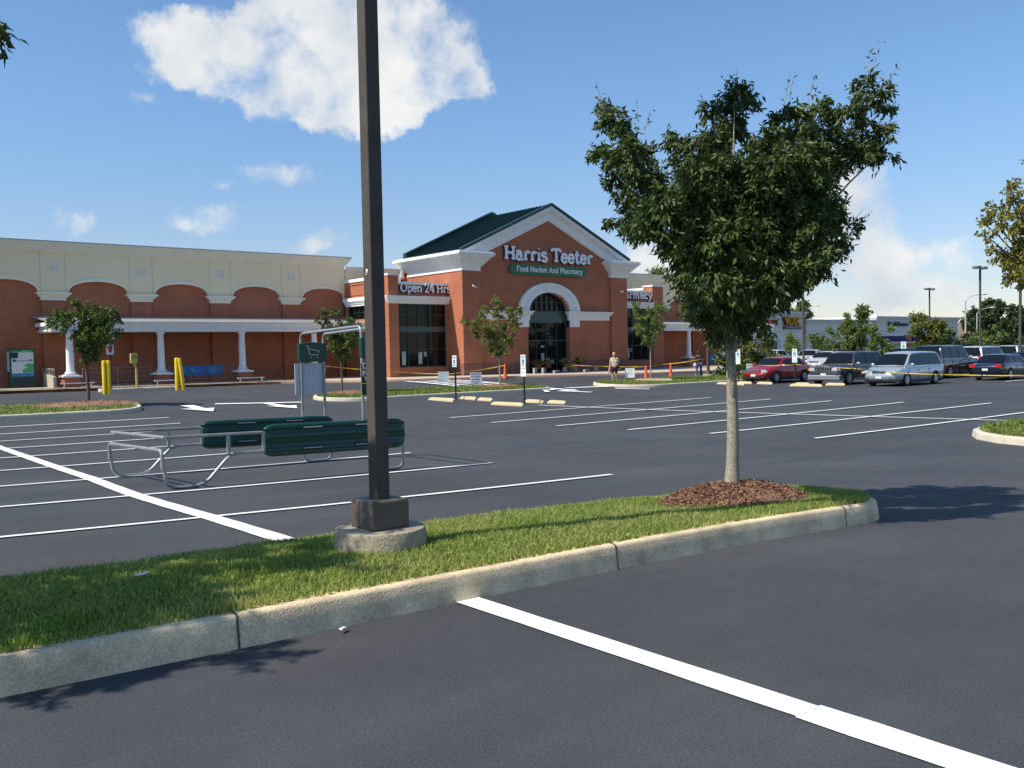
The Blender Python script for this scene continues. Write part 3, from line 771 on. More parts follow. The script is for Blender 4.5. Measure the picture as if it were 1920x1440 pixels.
# big moulded corner cornices
ST = [(0, .05), (.26, .12), (.32, .22), (.42, .34), (.50, .46), (.60, .58), (.70, .72), (.80, .88), (.90, 1.0), (1.0, 1.0)]
def corner(x0, x1, y0, y1, z0, z1, pr, m=TRIM):
    b = MB(); h = z1 - z0; a = z0
    for i in range(len(ST) - 1):
        p = pr * ST[i][1]; zt_ = z0 + h * ST[i + 1][0]
        b.box(x0 - p, x1 + p, y0 - p, y1 + p, a, zt_); a = zt_
    b.box(x0 - pr * .9, x1 + pr * .9, y0 - pr * .9, y1 + pr * .9, z1, z1 + .10)
    return b
b = corner(X0, X0 + 1.5, TY, 56.0, 7.0, 8.15, .78); sp(b, 'corner_cornice', TRIM)
b = corner(X1 - 1.75, X1, TY, 56.0, 7.0, 8.15, .78); sp(b, 'corner_cornice', TRIM)
# gable roof: standing seams, raised rakes front and back
def slope(x): return 12.0 - abs(x - CXT) * (12.0 - 8.25) / 8.35
r = MB(); YF, YB = TY - .30, 56.2
for sx_ in (-1, 1):
    xe = CXT + sx_ * 8.0; ze = slope(xe)
    r.add([(CXT, YF, 12.0), (xe, YF, ze), (xe, YB, ze), (CXT, YB, 12.0), (CXT, YF, 11.9), (xe, YF, ze - .1), (xe, YB, ze - .1), (CXT, YB, 11.9)],
          [(0, 1, 2, 3), (4, 7, 6, 5), (0, 4, 5, 1), (1, 5, 6, 2), (2, 6, 7, 3)])
    y = YF + .35
    while y < YB - .3:
        d = Vector((xe - CXT, 0, ze - 12.0)); L_ = d.length; d.normalize(); nrm = Vector((-d.z * sx_, 0, d.x * sx_)).normalized()
        if nrm.z < 0: nrm = -nrm
        c = Vector((CXT, y, 12.0)) + d * L_ / 2 + nrm * .03
        r.obox(c, d, (0, 1, 0), nrm, L_ / 2, .02, .035); y += .42
RF = sp(r, 'gable_roof', ROOFG)
for yy, hh in ((YF - .05, .10), (YB - .3, .34)):
    r = MB()
    for sx_ in (-1, 1):
        xe = CXT + sx_ * 8.05
        pts = [(CXT, 12.0 + hh), (xe, slope(xe) + hh), (xe, slope(xe) - .06), (CXT, 11.94)]
        r.prism(pts, 'y', yy, yy + .42)
    sub(r, 'roof_rake', ROOFG, RF)
# white raking cornice under the front rake
b = MB()
for i, (d0, d1, p) in enumerate(((.0, .30, .42), (.30, .42, .30), (.42, .95, .16), (.95, 1.05, .10))):
    for sx_ in (-1, 1):
        xe = CXT + sx_ * (8.45 - .0); k = (12.0 - slope(xe))
        pts = [(CXT, 11.93 - d0), (xe, slope(xe) - .07 - d0), (xe, slope(xe) - .07 - d1), (CXT, 11.93 - d1)]
        xl = CXT + sx_ * 7.6
        pts = [(CXT, 11.93 - d0), (xl + sx_ * (.6 - d0 * .6), slope(xl + sx_ * (.6 - d0 * .6)) - .07 - d0), (xl + sx_ * (.6 - d1 * .6), slope(xl + sx_ * (.6 - d1 * .6)) - .07 - d1), (CXT, 11.93 - d1)]
        b.prism(pts, 'y', TY + .22 - p - .06, TY + .21)
sp(b, 'raking_cornice', TRIM)
# arch surround
b = MB(); n = 24
def ringpts(a, zs_, ze_): return [(CXT - a * math.cos(math.pi * k / n), zs_ + (ze_ - zs_) * math.sin(math.pi * k / n)) for k in range(n + 1)]
levels = [(2.0, 5.72, .10), (2.30, 5.95, .16), (2.62, 6.18, .12), (2.95, 6.40, .10)]
rings = [ringpts(a, 4.35, z) for a, z, _ in levels]
for j in range(3):
    y0 = TY + .22 - (.20, .14, .22)[j]
    for i in range(n):
        p, q_, s_, t_ = rings[j][i], rings[j][i+1], rings[j+1][i+1], rings[j+1][i]
        b.add([(p[0], y0, p[1]), (q_[0], y0, q_[1]), (s_[0], y0, s_[1]), (t_[0], y0, t_[1]), (p[0], TY + .5 if j == 0 else TY + .22, p[1]), (q_[0], TY + .5 if j == 0 else TY + .22, q_[1]), (s_[0], TY + .22, s_[1]), (t_[0], TY + .22, t_[1])],
              [(0, 1, 2, 3), (1, 0, 4, 5), (3, 2, 6, 7)])
sp(b, 'arch_surround', TRIM)
for sx_ in (-1, 1):
    b = MB(); xi = CXT + sx_ * 1.98; xo = CXT + sx_ * 6.05
    cornice(b, min(xi, xo), max(xi, xo), TY + .22, 3.72, 4.36, .34, ends=(1, 1) if 1 else (0, 0), steps=[(0, .3), (.5, .45), (.62, .7), (.8, .9), (.9, 1.0), (1.0, 1.0)])
    b.box(min(CXT + sx_ * 2.0, CXT + sx_ * 2.95), max(CXT + sx_ * 2.0, CXT + sx_ * 2.95), TY + .10, TY + .5, 3.22, 3.72)
    sp(b, 'impost_band', TRIM)
# entrance glazing, set back
f = MB(); t = .07; gy = TY + .62
for k in range(9):
    x = CXT - 2.0 + 4.0 * k / 8; zc = zs + (zt - zs) * math.sqrt(max(0, 1 - ((x - CXT) / 2.0) ** 2))
    if k not in (0, 8): f.box(x - .03, x + .03, gy - .05, gy + .05, 4.4, zc)
f.box(CXT - 1.9, CXT + 1.9, gy - .045, gy + .045, 5.0, 5.06); f.box(CXT - 2.0, CXT + 2.0, gy - .045, gy + .045, 4.34, 4.42)
o = sp(f, 'fan_window', FRAME)
g = MB(); g.prism([(CXT - 2.0, 4.3)] + [(a, z) for a, z in A] + [(CXT + 2.0, 4.3)], 'y', gy + .06, gy + .08); sub(g, 'glass', GLASS, o)
g = MB(); g.box(CXT - 2.0, CXT + 2.0, gy - .10, gy + .06, 3.55, 4.34); sub(g, 'spandrel_panel', SPAN, o)
f = MB()
for x in (-2.0, -1.0, 0, 1.0, 1.94): f.box(CXT + x, CXT + x + .06, gy - .04, gy + .06, BASE, 3.55)
f.box(CXT - 1.94, CXT + 1.94, gy - .03, gy + .05, 2.2, 2.3)
o = sp(f, 'entrance_door', FRAME); g = MB(); g.box(CXT - 2, CXT + 2, gy + .02, gy + .03, BASE, 3.55); sub(g, 'glass', GLASS, o)
g = MB(); g.box(43.95, 44.3, gy - .06, gy - .04, 1.75, 1.9); g.box(43.98, 44.28, gy - .06, gy - .04, .75, 1.35); sub(g, 'door_notice', POST, o)
# small floodlights on the piers
for x in (X0 + .85, X1 - .75):
    b = MB(); b.obox((x, TY - .16, 5.95), (1, 0, -.35), (0, 1, 0), (.35, 0, 1), .15, .07, .05); b.box(x - .03, x + .03, TY - .1, TY + .01, 5.9, 6.0); sp(b, 'flood_light', TRIM)
# far left: flush door and a lamp above it
b = MB(); b.box(7.2, 9.95, WY + .12, WY + .2, BASE, 2.35); sp(b, 'service_door', mat('door_salmon', (.36, .16, .14), .6))
b = MB(); b.box(9.6, 9.95, WY - .12, WY + .18, 2.55, 2.85); sp(b, 'wall_lamp', mat('dark_lamp', (.02, .02, .025), .4))

# ------------------------------------------------------------------ slab serif lettering made of strokes
def _arc(cx, cy, rx, ry, a0, a1, n=10):
    return [(cx + rx * math.cos(R(a0 + (a1 - a0) * k / n)), cy + ry * math.sin(R(a0 + (a1 - a0) * k / n))) for k in range(n + 1)]
S = 's'  # serif stroke marker
G = {
 'H': (.92, [[(.17,0),(.17,1)],[(.75,0),(.75,1)],[(.17,.5),(.75,.5)]], [(.02,.32,0),(.02,.32,1),(.60,.90,0),(.60,.90,1)]),
 'T': (.86, [[(.43,0),(.43,1)],[(.04,.97),(.82,.97)],[(.05,.97),(.05,.78)],[(.81,.97),(.81,.78)]], [(.26,.60,0)]),
 'O': (.98, [_arc(.49,.5,.40,.47,0,360,22)], []),
 'P': (.80, [[(.18,0),(.18,1)],[(.18,.96)]+_arc(.42,.70,.27,.26,90,-90,8)+[(.18,.44)]], [(.03,.36,0),(.03,.2,1)]),
 'F': (.76, [[(.18,0),(.18,1)],[(.18,.96),(.70,.96)],[(.70,.96),(.70,.80)],[(.18,.52),(.56,.52)]], [(.03,.36,0),(.03,.2,1)]),
 'M': (1.1, [[(.17,0),(.20,1)],[(.20,.97),(.55,.15)],[(.55,.15),(.90,.97)],[(.90,1),(.93,0)]], [(.03,.32,0),(.78,1.07,0),(.05,.2,1),(.9,1.05,1)]),
 'A': (.96, [[(.14,0),(.46,1)],[(.46,1),(.80,0)],[(.26,.34),(.68,.34)]], [(.0,.28,0),(.66,.95,0)]),
 'a': (.68, [_arc(.29,.24,.19,.21,0,360,14),_arc(.30,.46,.19,.20,150,0,7)+[(.50,.06),(.62,.03)]], []),
 'c': (.60, [_arc(.32,.34,.24,.32,40,320,14)], []),
 'd': (.72, [_arc(.30,.33,.22,.31,0,360,16),[(.53,0),(.53,1)]], [(.38,.55,1),(.53,.66,0)]),
 'e': (.64, [[(.09,.36),(.54,.36)]+_arc(.32,.34,.24,.32,5,325,16)], []),
 'h': (.76, [[(.17,0),(.17,1)],[(.17,.42)]+_arc(.38,.44,.20,.22,160,0,8)+[(.58,0)]], [(.03,.31,0),(.46,.70,0),(.04,.18,1)]),
 'i': (.38, [[(.19,0),(.19,.66)],[(.19,.88),(.19,.93)]], [(.04,.34,0),(.06,.2,.66)]),
 'k': (.74, [[(.17,0),(.17,1)],[(.17,.28),(.56,.64)],[(.30,.40),(.60,0)]], [(.03,.31,0),(.48,.72,0),(.44,.66,.66),(.04,.18,1)]),
 'm': (1.12,[[(.17,0),(.17,.66)],[(.17,.42)]+_arc(.36,.44,.18,.22,160,0,8)+[(.54,0)],[(.54,.42)]+_arc(.73,.44,.18,.22,160,0,8)+[(.91,0)]], [(.03,.31,0),(.43,.66,0),(.80,1.04,0),(.04,.18,.66)]),
 'n': (.76, [[(.17,0),(.17,.66)],[(.17,.42)]+_arc(.38,.44,.20,.22,160,0,8)+[(.58,0)]], [(.03,.31,0),(.46,.70,0),(.04,.18,.66)]),
 'o': (.68, [_arc(.34,.34,.25,.32,0,360,18)], []),
 'p': (.74, [[(.17,-.32),(.17,.66)],_arc(.40,.33,.22,.31,0,360,16)], [(.03,.31,-.32),(.04,.18,.66)]),
 'r': (.58, [[(.17,0),(.17,.66)],[(.17,.38)]+_arc(.38,.42,.20,.22,160,45,6)], [(.03,.33,0),(.04,.18,.66)]),
 's': (.56, [_arc(.28,.50,.18,.15,30,250,9)+_arc(.28,.18,.20,.17,80,-150,9)], []),
 't': (.50, [[(.20,.92),(.20,.16)]+_arc(.32,.16,.12,.13,180,330,5),[(.04,.64),(.42,.64)]], []),
 'y': (.72, [[(.12,.64),(.36,.02)],[(.60,.64),(.30,-.16),(.20,-.30),(.08,-.30)]], [(.0,.26,.64),(.48,.72,.64)]),
 '2': (.70, [_arc(.33,.70,.24,.26,170,-20,9)+[(.10,.06)],[(.08,.05),(.62,.05)]], []),
 '4': (.72, [[(.50,0),(.50,1),(.08,.32),(.66,.32)]], [(.36,.64,0)]),
 ' ': (.36, [], []),
}
def lettering(text, h, w=.15, space=.0):
    """flat glyph outlines as prisms in local x (along), z (up), facing -y, depth d"""
    mb = MB(); x = 0.0; q = 0
    def seg(p0, p1, wd, y0, y1):
        d = np.array(p1) - np.array(p0); L_ = np.linalg.norm(d)
        if L_ < 1e-6: return
        d /= L_; nn = np.array([-d[1], d[0]]) * wd / 2
        pts = [np.array(p0) - nn, np.array(p1) - nn, np.array(p1) + nn, np.array(p0) + nn]
        mb.prism([(p[0], p[1]) for p in pts], 'y', y0, y1)
    for ch in text:
        adv, st, se = G[ch]
        for s_ in st:
            P = [(x + a * h, b * h) for a, b in s_]
            for i in range(len(P) - 1):
                q += 1; e = .0006 * (q % 9)
                a_, b_ = np.array(P[i]), np.array(P[i + 1]); d = b_ - a_; L_ = np.linalg.norm(d)
                if L_ > 1e-6 and len(P) > 3: d = d / L_; a_ = a_ - d * w * h * .18; b_ = b_ + d * w * h * .18
                seg(a_, b_, w * h, -e, .10)
        for (a, b, z) in se:
            q += 1; e = .0006 * (q % 9); zz = z * h + (w * h * .36 if z <= 0.01 else -w * h * .36)
            seg((x + a * h, zz), (x + b * h, zz), w * h * .72, -e, .10)
        x += (adv + space) * h
    return mb, x
def wall_sign(name, text, x0, x1, z, y, h, m, w=.15, parent=None, back=None, dep=.10):
    mb, L_ = lettering(text, h, w)
    k = (x1 - x0) / L_
    mb.v = [(x0 + a * k, y + b * dep / .10, z + c) for a, b, c in mb.v]
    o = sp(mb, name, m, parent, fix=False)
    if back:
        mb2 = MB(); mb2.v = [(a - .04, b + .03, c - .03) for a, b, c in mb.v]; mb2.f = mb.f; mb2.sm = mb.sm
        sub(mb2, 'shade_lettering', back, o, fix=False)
    return o
LETW = mat('sign_letter_white', (.82, .83, .86), .5)
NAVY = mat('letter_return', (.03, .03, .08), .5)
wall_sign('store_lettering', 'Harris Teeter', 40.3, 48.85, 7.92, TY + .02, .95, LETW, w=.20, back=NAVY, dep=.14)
b = MB(); P = [(40.75 + .36 + .36 * math.cos(R(a)), 7.27 + .36 * math.sin(R(a))) for a in range(90, 271, 20)] + [(48.2 - .36 + .36 * math.cos(R(a)), 7.27 + .36 * math.sin(R(a))) for a in range(-90, 91, 20)]
b.prism(P, 'y', TY + .02, TY + .22); PL = sp(b, 'green_sign_board', mat('sign_green', (.010, .14, .055), .4))
wall_sign('sign_lettering', 'Food Market And Pharmacy', 41.35, 47.75, 7.13, TY - .015, .37, LETW, w=.13, parent=PL, dep=.03)
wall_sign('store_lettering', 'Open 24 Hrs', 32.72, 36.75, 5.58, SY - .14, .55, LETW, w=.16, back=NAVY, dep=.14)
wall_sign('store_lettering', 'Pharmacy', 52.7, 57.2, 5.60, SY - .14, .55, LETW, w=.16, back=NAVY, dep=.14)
# ------------------------------------------------------------------ small text with the built-in font
def text_mesh(name, txt, size, m, loc, xdir, parent=None, align='CENTER', ext=.002, offset=0.0, space=1.0):
    cu = bpy.data.curves.new(name, 'FONT'); cu.body = txt; cu.size = size; cu.align_x = align; cu.extrude = ext; cu.offset = offset; cu.space_line = space
    t = bpy.data.objects.new('tmp', cu); COL.objects.link(t)
    me = bpy.data.meshes.new_from_object(t.evaluated_get(bpy.context.evaluated_depsgraph_get()))
    bpy.data.objects.remove(t)
    xd = Vector(xdir).normalized(); up = Vector((0, 0, 1)); nn = xd.cross(up)
    me.transform(Matrix(((xd.x, up.x, nn.x, loc[0]), (xd.y, up.y, nn.y, loc[1]), (xd.z, up.z, nn.z, loc[2]), (0, 0, 0, 1))))
    me.materials.clear(); me.materials.append(m); me.name = name
    o = bpy.data.objects.new(name, me); link(o, parent); return o

BRONZE = mat('bronze_paint', (.078, .069, .058), .6, var=.15, vscale=6, spec=.15)
BRONZE2 = mat('bronze_cover', (.10, .082, .062), .6, var=.18, vscale=9, bump=.1, bscale=60)
BASEC = mat('lamp_base_concrete', (.42, .35, .24), .9, col2=(.27, .23, .16), vscale=5, bump=.9, bscale=50, speck=.2, detail=9)
WHITE = mat('white_vinyl', (.8, .8, .8), .5)
LENS = mat('lamp_lens', (.35, .36, .38), .2)
def lamp_post(label, x, y, H=8.2, s=.06, base=True, face=0.0, zb=None, group='twin headed parking lot lamp posts', bh=.16, bz=0.0, cover=.22, num=None):
    zb = g1(x, y) if zb is None else zb
    t = thing('street_lamp', label, 'street lamp', (x, y, zb), face, group)
    if base:
        b = MB(); b.lathe((0, 0, -.05), [(.325, 0), (.328, .06), (.322, .05 + bh), (.312, .05 + bh + .02), (.30, .05 + bh + .025)], 40); b.build('concrete_base', BASEC, t)
    b = MB(); c = cover / 2 + .062; b.box(-c, c, -c, c, bh - .0 + .025, bh + .025 + .20); b.build('base_cover', BRONZE2, t, bevel=.012)
    b = MB(); b.box(-c - .0015, -c + .002, .028, .031, bh + .03, bh + .215); b.build('cover_seam', mat('seam', (.012, .01, .009), .8), t)
    b = MB(); b.box(-s, s, -s, s, bh + .1, H); b.build('pole', BRONZE, t, bevel=.008)
    for k in (-1, 1):
        b = MB(); b.box(-.03, .03, k * s, k * .32, H - .16, H - .09)
        hd = b.build('lamp_arm', BRONZE, t)
        b = MB(); b.prism([(k * .28, H - .06), (k * .95, H - .06), (k * .95, H - .22), (k * .88, H - .26), (k * .28, H - .26)], 'x', -.22, .22); h2 = b.build('lamp_head', mat('lamp_head_grey', (.16, .15, .15), .45), t, bevel=.02)
        b = MB(); b.box(-.18, .18, k * .36, k * .84, H - .275, H - .262); b.build('lens', LENS, h2)
    return t
LP = lamp_post('near dark bronze square lamp post on a round concrete base in the grass, numbered 3', POLE[0], POLE[1], 8.6, s=.054, cover=.175, zb=float(lawnz(*POLE)) - .03, bh=.145)
text_mesh('number_plate', '3', .06, WHITE, (-.0555, .0, 1.93), (0, -1, 0), LP, offset=.003)
ray_l = [(77.5, 33.6, 'third', 'tall twin headed lamp post in front of the dark wooded rise'), (105, 51.2, '', 'far twin headed lamp post rising behind the tree in the middle of the far lot'),
         (63.5, 25.0, '', 'tall twin headed lamp post at the right edge, half hidden by the yellowing tree'), (45.4, 36.0, '', 'brown lamp post in the right grass island beside the walking person in dark clothes'), (68.0, 43.9, '', 'thin lamp post before the grey shops, its head hidden by the big tree')]
for x, y, _, lb in ray_l: lamp_post(lb, x, y, 8.3, s=.07, face=R(90), bh=.3 if x < 50 else .5)
# cobra head road lamps far away
GALV0 = mat('galvanised_pole', (.48, .48, .45), .5, metal=.3)
for x, y, H, lb in ((156, 70, 8.6, 'grey road lamp with a curved arm left of the house roof'), (172, 111, 9, 'road lamp showing its head above the low grey shops'), (190, 83, 7.5, 'road lamp showing only its head left of the tall road lamp pole')):
    t = thing('road_lamp', lb, 'street lamp', (x, y, -1.2), R(-40))
    b = MB(); b.tube([(0, 0, 0), (0, 0, H + 1)], [.17, .11], 8); b.build('pole', GALV0, t)
    b = MB(); b.tube([(0, 0, H + .9), (.9, 0, H + 1.7), (2.6, 0, H + 2.1)], .07, 6); a = b.build('lamp_arm', GALV0, t)
    b = MB(); b.ell((3.1, 0, H + 2.05), (.6, .25, .16)); b.build('lamp_head', mat('lamp_silver', (.6, .62, .65), .3), t)

# ------------------------------------------------------------------ trolley bay
GALV = mat('galvanised', (.30, .31, .30), .45, metal=.4, var=.22, vscale=12, detail=8)
GRNP = mat('green_plastic', (.004, .050, .036), .30, var=.06, vscale=3)
DGRN = mat('dark_slot', (.004, .012, .010), .6)
SILV = mat('bright_bar', (.55, .57, .58), .3, metal=.8)
bx_, by_ = 4.25, 14.0
bz_ = g1(6.2, 14.0)
# the bay follows the slope of the lot
gxn, gyn = (g1(8.2, 14) - g1(4.2, 14)) / 4, (g1(6.2, 15.2) - g1(6.2, 12.8)) / 2.4
BAY = thing('cart_corral', 'galvanised tube trolley bay with green plastic side panels and a tall sign frame', 'cart corral', (6.2, 14.0, bz_))
def B(x, y, z): return (x - 6.2, y - 14.0, z + gxn * (x - 6.2) + gyn * (y - 14.0))
def bend(pts, r=.12, n=5):
    """rounds the corners of a polyline"""
    P = [Vector(p) for p in pts]; out = [P[0]]
    for i in range(1, len(P) - 1):
        a = (P[i-1] - P[i]); b_ = (P[i+1] - P[i]); ra = min(r, a.length * .45, b_.length * .45)
        p0 = P[i] + a.normalized() * ra; p1 = P[i] + b_.normalized() * ra
        for k in range(n + 1):
            t = k / n; out.append(p0 * (1-t)**2 + P[i] * 2 * t * (1-t) + p1 * t * t)
    out.append(P[-1]); return out
tr = .024
YN, YFr = 12.78, 15.22
for yy in (YN, YFr):
    b = MB(); b.tube(bend([B(5.9, yy, .455), B(5.25, yy, .455), B(4.85, yy, .03), B(4.32, yy, .03), B(4.27, yy, .50)], .16), tr, 10); b.build('leg', GALV, BAY)
    b = MB(); b.tube([B(5.88, yy, .455), B(8.2, yy, .455)], tr, 10); b.build('lower_rail', GALV, BAY)
    b = MB(); b.tube([B(4.32, yy, .735), B(8.2, yy, .735)], tr, 10); b.build('upper_rail', GALV, BAY)
    for x in (5.0 if yy == YN else 4.98, 5.66):
        b = MB(); z0 = .455 if x > 5.2 else .455
        b.tube([B(x + (.12 if x < 5.2 else 0) + .1, yy, .455), B(x + (.12 if x < 5.2 else 0) + .1, yy, .735)], tr * 1.25, 10); b.build('strut', GALV, BAY)
    b = MB(); b.tube(bend([B(7.62, yy, .42), B(7.62, yy, .03), B(8.18, yy, .03), B(8.18, yy, .42)], .13), tr, 10); b.build('leg', GALV, BAY)
b = MB(); b.tube(bend([B(4.27, YN, .3), B(4.27, YN, .56), B(4.27, YFr, .56), B(4.27, YFr, .3)], .09), tr, 10); b.build('cross_bar', GALV, BAY)
b = MB(); b.tube([B(4.32, YN, .735), B(4.32, YFr, .735)], tr, 10); b.build('cross_bar', GALV, BAY)
def side_panel(yy, label=None):
    b = MB(); x0, x1 = 5.74, 8.21; secs = []
    zc = .605
    ee = [0, .006, .02, .045, .08, .12, .18]
    for x in [x0 + e for e in ee] + list(np.linspace(x0 + .4, x1 - .4, 8)) + [x1 - e for e in ee[::-1]]:
        e = min(x - x0, x1 - x) / .18; k = 1 if e >= 1 else math.sqrt(max(.0, 1 - (1 - e) ** 2)) * .45 + .55
        k2 = 1 if e >= 1 else max(.3, math.sqrt(max(0, 1 - (1 - e) ** 2)))
        h = .24 * (k if e < 1 else 1); d = .055 * k2
        prof = [(-d * .3, -h), (-d * .85, -h + .03), (-d, -.12), (-d * .72, -.10), (-d * .72, -.02), (-d, .0), (-d * 1.05, .10), (-d * .75, .12), (-d * .75, .16), (-d, .18), (-d * .8, h - .02), (-d * .2, h), (d * .2, h), (d * .8, h - .02), (d, .12), (d, -.12), (d * .85, -h + .03), (d * .3, -h)]
        secs.append([B(x, yy + p, zc + q_) for p, q_ in prof])
    b.loft(secs, closed=True, cap=True, smooth=True); p = b.build('side_panel', GRNP, BAY, angle=50)
    for x in (6.35, 7.25):
        for z in (.56 - .115, .56 + .20):
            s = MB(); c = MB()
            q0 = yy - .062
            s.add([B(x, q0, z), B(x + .36, q0, z), B(x + .36, q0, z + .045), B(x, q0, z + .045), B(x, q0 + .02, z), B(x + .36, q0 + .02, z), B(x + .36, q0 + .02, z + .045), B(x, q0 + .02, z + .045)],
                  [(0, 1, 2, 3), (4, 7, 6, 5), (0, 4, 5, 1), (2, 6, 7, 3), (1, 5, 6, 2), (0, 3, 7, 4)])
            c.tube([B(x + .02, q0 - .006, z + .022), B(x + .34, q0 - .006, z + .022)], .008, 6)
            s.build('slot', DGRN, p); c.build('slot_bar', SILV, p)
side_panel(YN - .0); side_panel(YFr)
for x in (7.60, 8.05):
    b = MB(); b.tube(bend([B(x + .02, YFr, .6), B(x + .02, YFr, 2.34), B(x - (.15 if x < 7.8 else .23), YN, 2.34), B(x - (.15 if x < 7.8 else .23), YN, .6)], .13, 7), .025, 12); b.build('sign_frame', GALV, BAY)
BLKP = mat('poster_black', (.012, .012, .014), .4); YEL = mat('poster_yellow', (.62, .62, .05), .5)
PALE = mat('pale_board', (.50, .55, .60), .45)
for yy, nm in ((YFr, 'far'), (YN, 'near')):
    sh = 0.0 if nm == 'far' else -.14
    b = MB(); pts = [(7.56 + sh, 1.84), (8.12 + sh * 1.85, 1.84), (8.12 + sh * 1.85, 2.165), (7.84 + sh, 2.195), (7.56 + sh, 2.165)]
    b.prism([(p - 6.2, q_ + gyn * (yy - 14) + gxn * 1.7) for p, q_ in pts], 'y', yy - 14 - .045, yy - 14 + .045)
    sg = b.build('header_sign', GRNP, BAY, bevel=.015)
    yq = yy - .049; ic = MB(); u = .0035
    def L_(pp, w=.012):
        for (a, c), (d, e) in zip(pp[:-1], pp[1:]): ic.tube([B(7.84 + sh + a, yq, 2.0 + c), B(7.84 + sh + d, yq, 2.0 + e)], w / 2, 6)
    L_([(-.13, .12), (-.105, .11), (-.07, -.04), (.10, -.04)]); L_([(-.095, .07), (.12, .03), (.10, .0)]); L_([(-.05, -.085), (-.04, -.085)], .03); L_([(.07, -.085), (.08, -.085)], .03)
    ic.build('cart_symbol', mat('sign_cream', (.75, .75, .68), .5), sg)
    b = MB(); z0, z1 = 1.22, 1.80
    if nm == 'far':
        b.prism([(7.50 - 6.2, z0 + gxn * 1.5), (8.06 - 6.2, z0 + gxn * 1.7), (8.06 - 6.2, z1 - .02 + gxn * 1.7), (7.50 - 6.2, z1 - .02 + gxn * 1.5)], 'y', yy - 14 + .02, yy - 14 + .035); pb = b.build('poster_board', PALE, BAY)
        b = MB(); b.box(7.80 - 6.2, 7.96 - 6.2, yy - 14 + .01, yy - 14 + .03, z1 + gxn * 1.6, z1 + .03 + gxn * 1.6); b.build('clip', WHITE, pb)
    else:
        b.prism([(7.41 - 6.2, 1.275 + gxn * 1.6), (7.86 - 6.2, 1.275 + gxn * 1.6), (7.86 - 6.2, 1.79 + gxn * 1.6), (7.41 - 6.2, 1.79 + gxn * 1.6)], 'y', yy - 14 - .05, yy - 14 - .035); pb = b.build('poster_board', BLKP, BAY, bevel=.004)
        zz = gxn * 1.6 + gyn * (yy - 14)
        for tx, zt_, sz, mm in (("DON'T", 1.665, .138, WHITE), ('FORGET', 1.555, .115, WHITE), ('YOUR', 1.48, .085, WHITE), ('WE', 1.34, .075, YEL)):
            text_mesh('poster_lettering', tx, sz, mm, (7.425 - 6.2 + (.03 if tx == 'YOUR' else .10 if tx == 'WE' else 0), yy - 14 - .054, zt_ + zz), (1, 0, 0), pb, align='LEFT', offset=.004)
        b = MB(); b.box(7.415 - 6.2, 7.855 - 6.2, yy - 14 - .053, yy - 14 - .051, 1.425 + zz, 1.442 + zz); b.build('poster_stripe', YEL, pb)

# ------------------------------------------------------------------ accessible parking signs and wheel stops
SGN_G = mat('sign_green_border', (.02, .18, .09), .5); SGN_W = mat('sign_white', (.74, .82, .76), .5); SGN_B = mat('sign_blue', (.03, .13, .42), .5)
BLK = mat('black_post', (.018, .018, .02), .5)
def parking_sign(label, x, y, H=1.86, ph=.52, extra=0.0, wid=.32):
    t = thing('parking_sign', label, 'parking sign', (x, y, g1(x, y)), 0, 'accessible parking signs facing the left')
    b = MB(); b.box(-.028, .028, -.028, .028, -.05, H - .05); b.build('post', BLK, t)
    b = MB(); b.box(-.045, -.033, -wid / 2, wid / 2, H - ph, H); p = b.build('sign_plate', SGN_W, t, bevel=.004)
    q = MB()
    for y0, y1, z0, z1 in ((-.14, .14, H - .03, H - .022), (-.14, .14, H - ph + .02, H - ph + .028), (-.14, -.132, H - ph + .028, H - .03), (.132, .14, H - ph + .028, H - .03)): q.box(-.0475, -.045, y0, y1, z0, z1)
    q.build('sign_border', SGN_G, p)
    text_mesh('sign_lettering', 'RESERVED\nPARKING', .052, SGN_G, (-.046, 0, H - .09), (0, -1, 0), p, offset=.001)
    q = MB(); q.box(-.048, -.045, -.075, .075, H - .35, H - .185); bl = q.build('blue_square', SGN_B, p)
    q = MB(); pts = [(.0, .145), (.0, .105), (.0, .07), (-.035, .07), (-.05, .03)]
    q.tube([(-.05, -(a) + .0, H - .35 + b_) for a, b_ in [(.01, .12), (.005, .07), (-.035, .07), (-.05, .03)]], .006, 5)
    q.tube([(-.05, .0 + .034 * math.cos(a), H - .30 + .034 * math.sin(a)) for a in np.linspace(2.2, 6.2, 10)], .005, 5); q.ell((-.05, -.01, H - .215), (.004, .012, .012), 8, 6)
    q.build('wheelchair_symbol', WHITE, bl)
    text_mesh('sign_lettering', 'PERMIT\nREQUIRED', .045, SGN_G, (-.046, 0, H - .40), (0, -1, 0), p, offset=.001)
    if extra:
        b = MB(); b.box(-.045, -.033, -wid / 2, wid / 2, H - ph - .01 - extra, H - ph - .01); p2 = b.build('penalty_plate', SGN_W, t, bevel=.004)
        text_mesh('sign_lettering', 'FINE', .07, SGN_G, (-.046, 0, H - ph - extra * .6), (0, -1, 0), p2)
    return t
parking_sign('accessible parking sign between the wheel stops nearest the grey blank board', 23.45, 32.3, 1.92, .50)
parking_sign('tall accessible parking sign with an extra lower plate, in front of the store doors', 23.8, 28.1, 1.98, .56, .30)
parking_sign('accessible parking sign in front of the red sedan', 43.2, 32.1, 1.93, .56, .26)
parking_sign('accessible parking sign in front of the dark grey off-roader', 44.1, 29.0, 1.96, .62, .12)
parking_sign('small white sign just above the roof of the silver blue minivan', 52.6, 27.2, 2.25, .42)
STOP = mat('wheel_stop_tan', (.56, .47, .28), .9, var=.12, vscale=5, bump=.3)
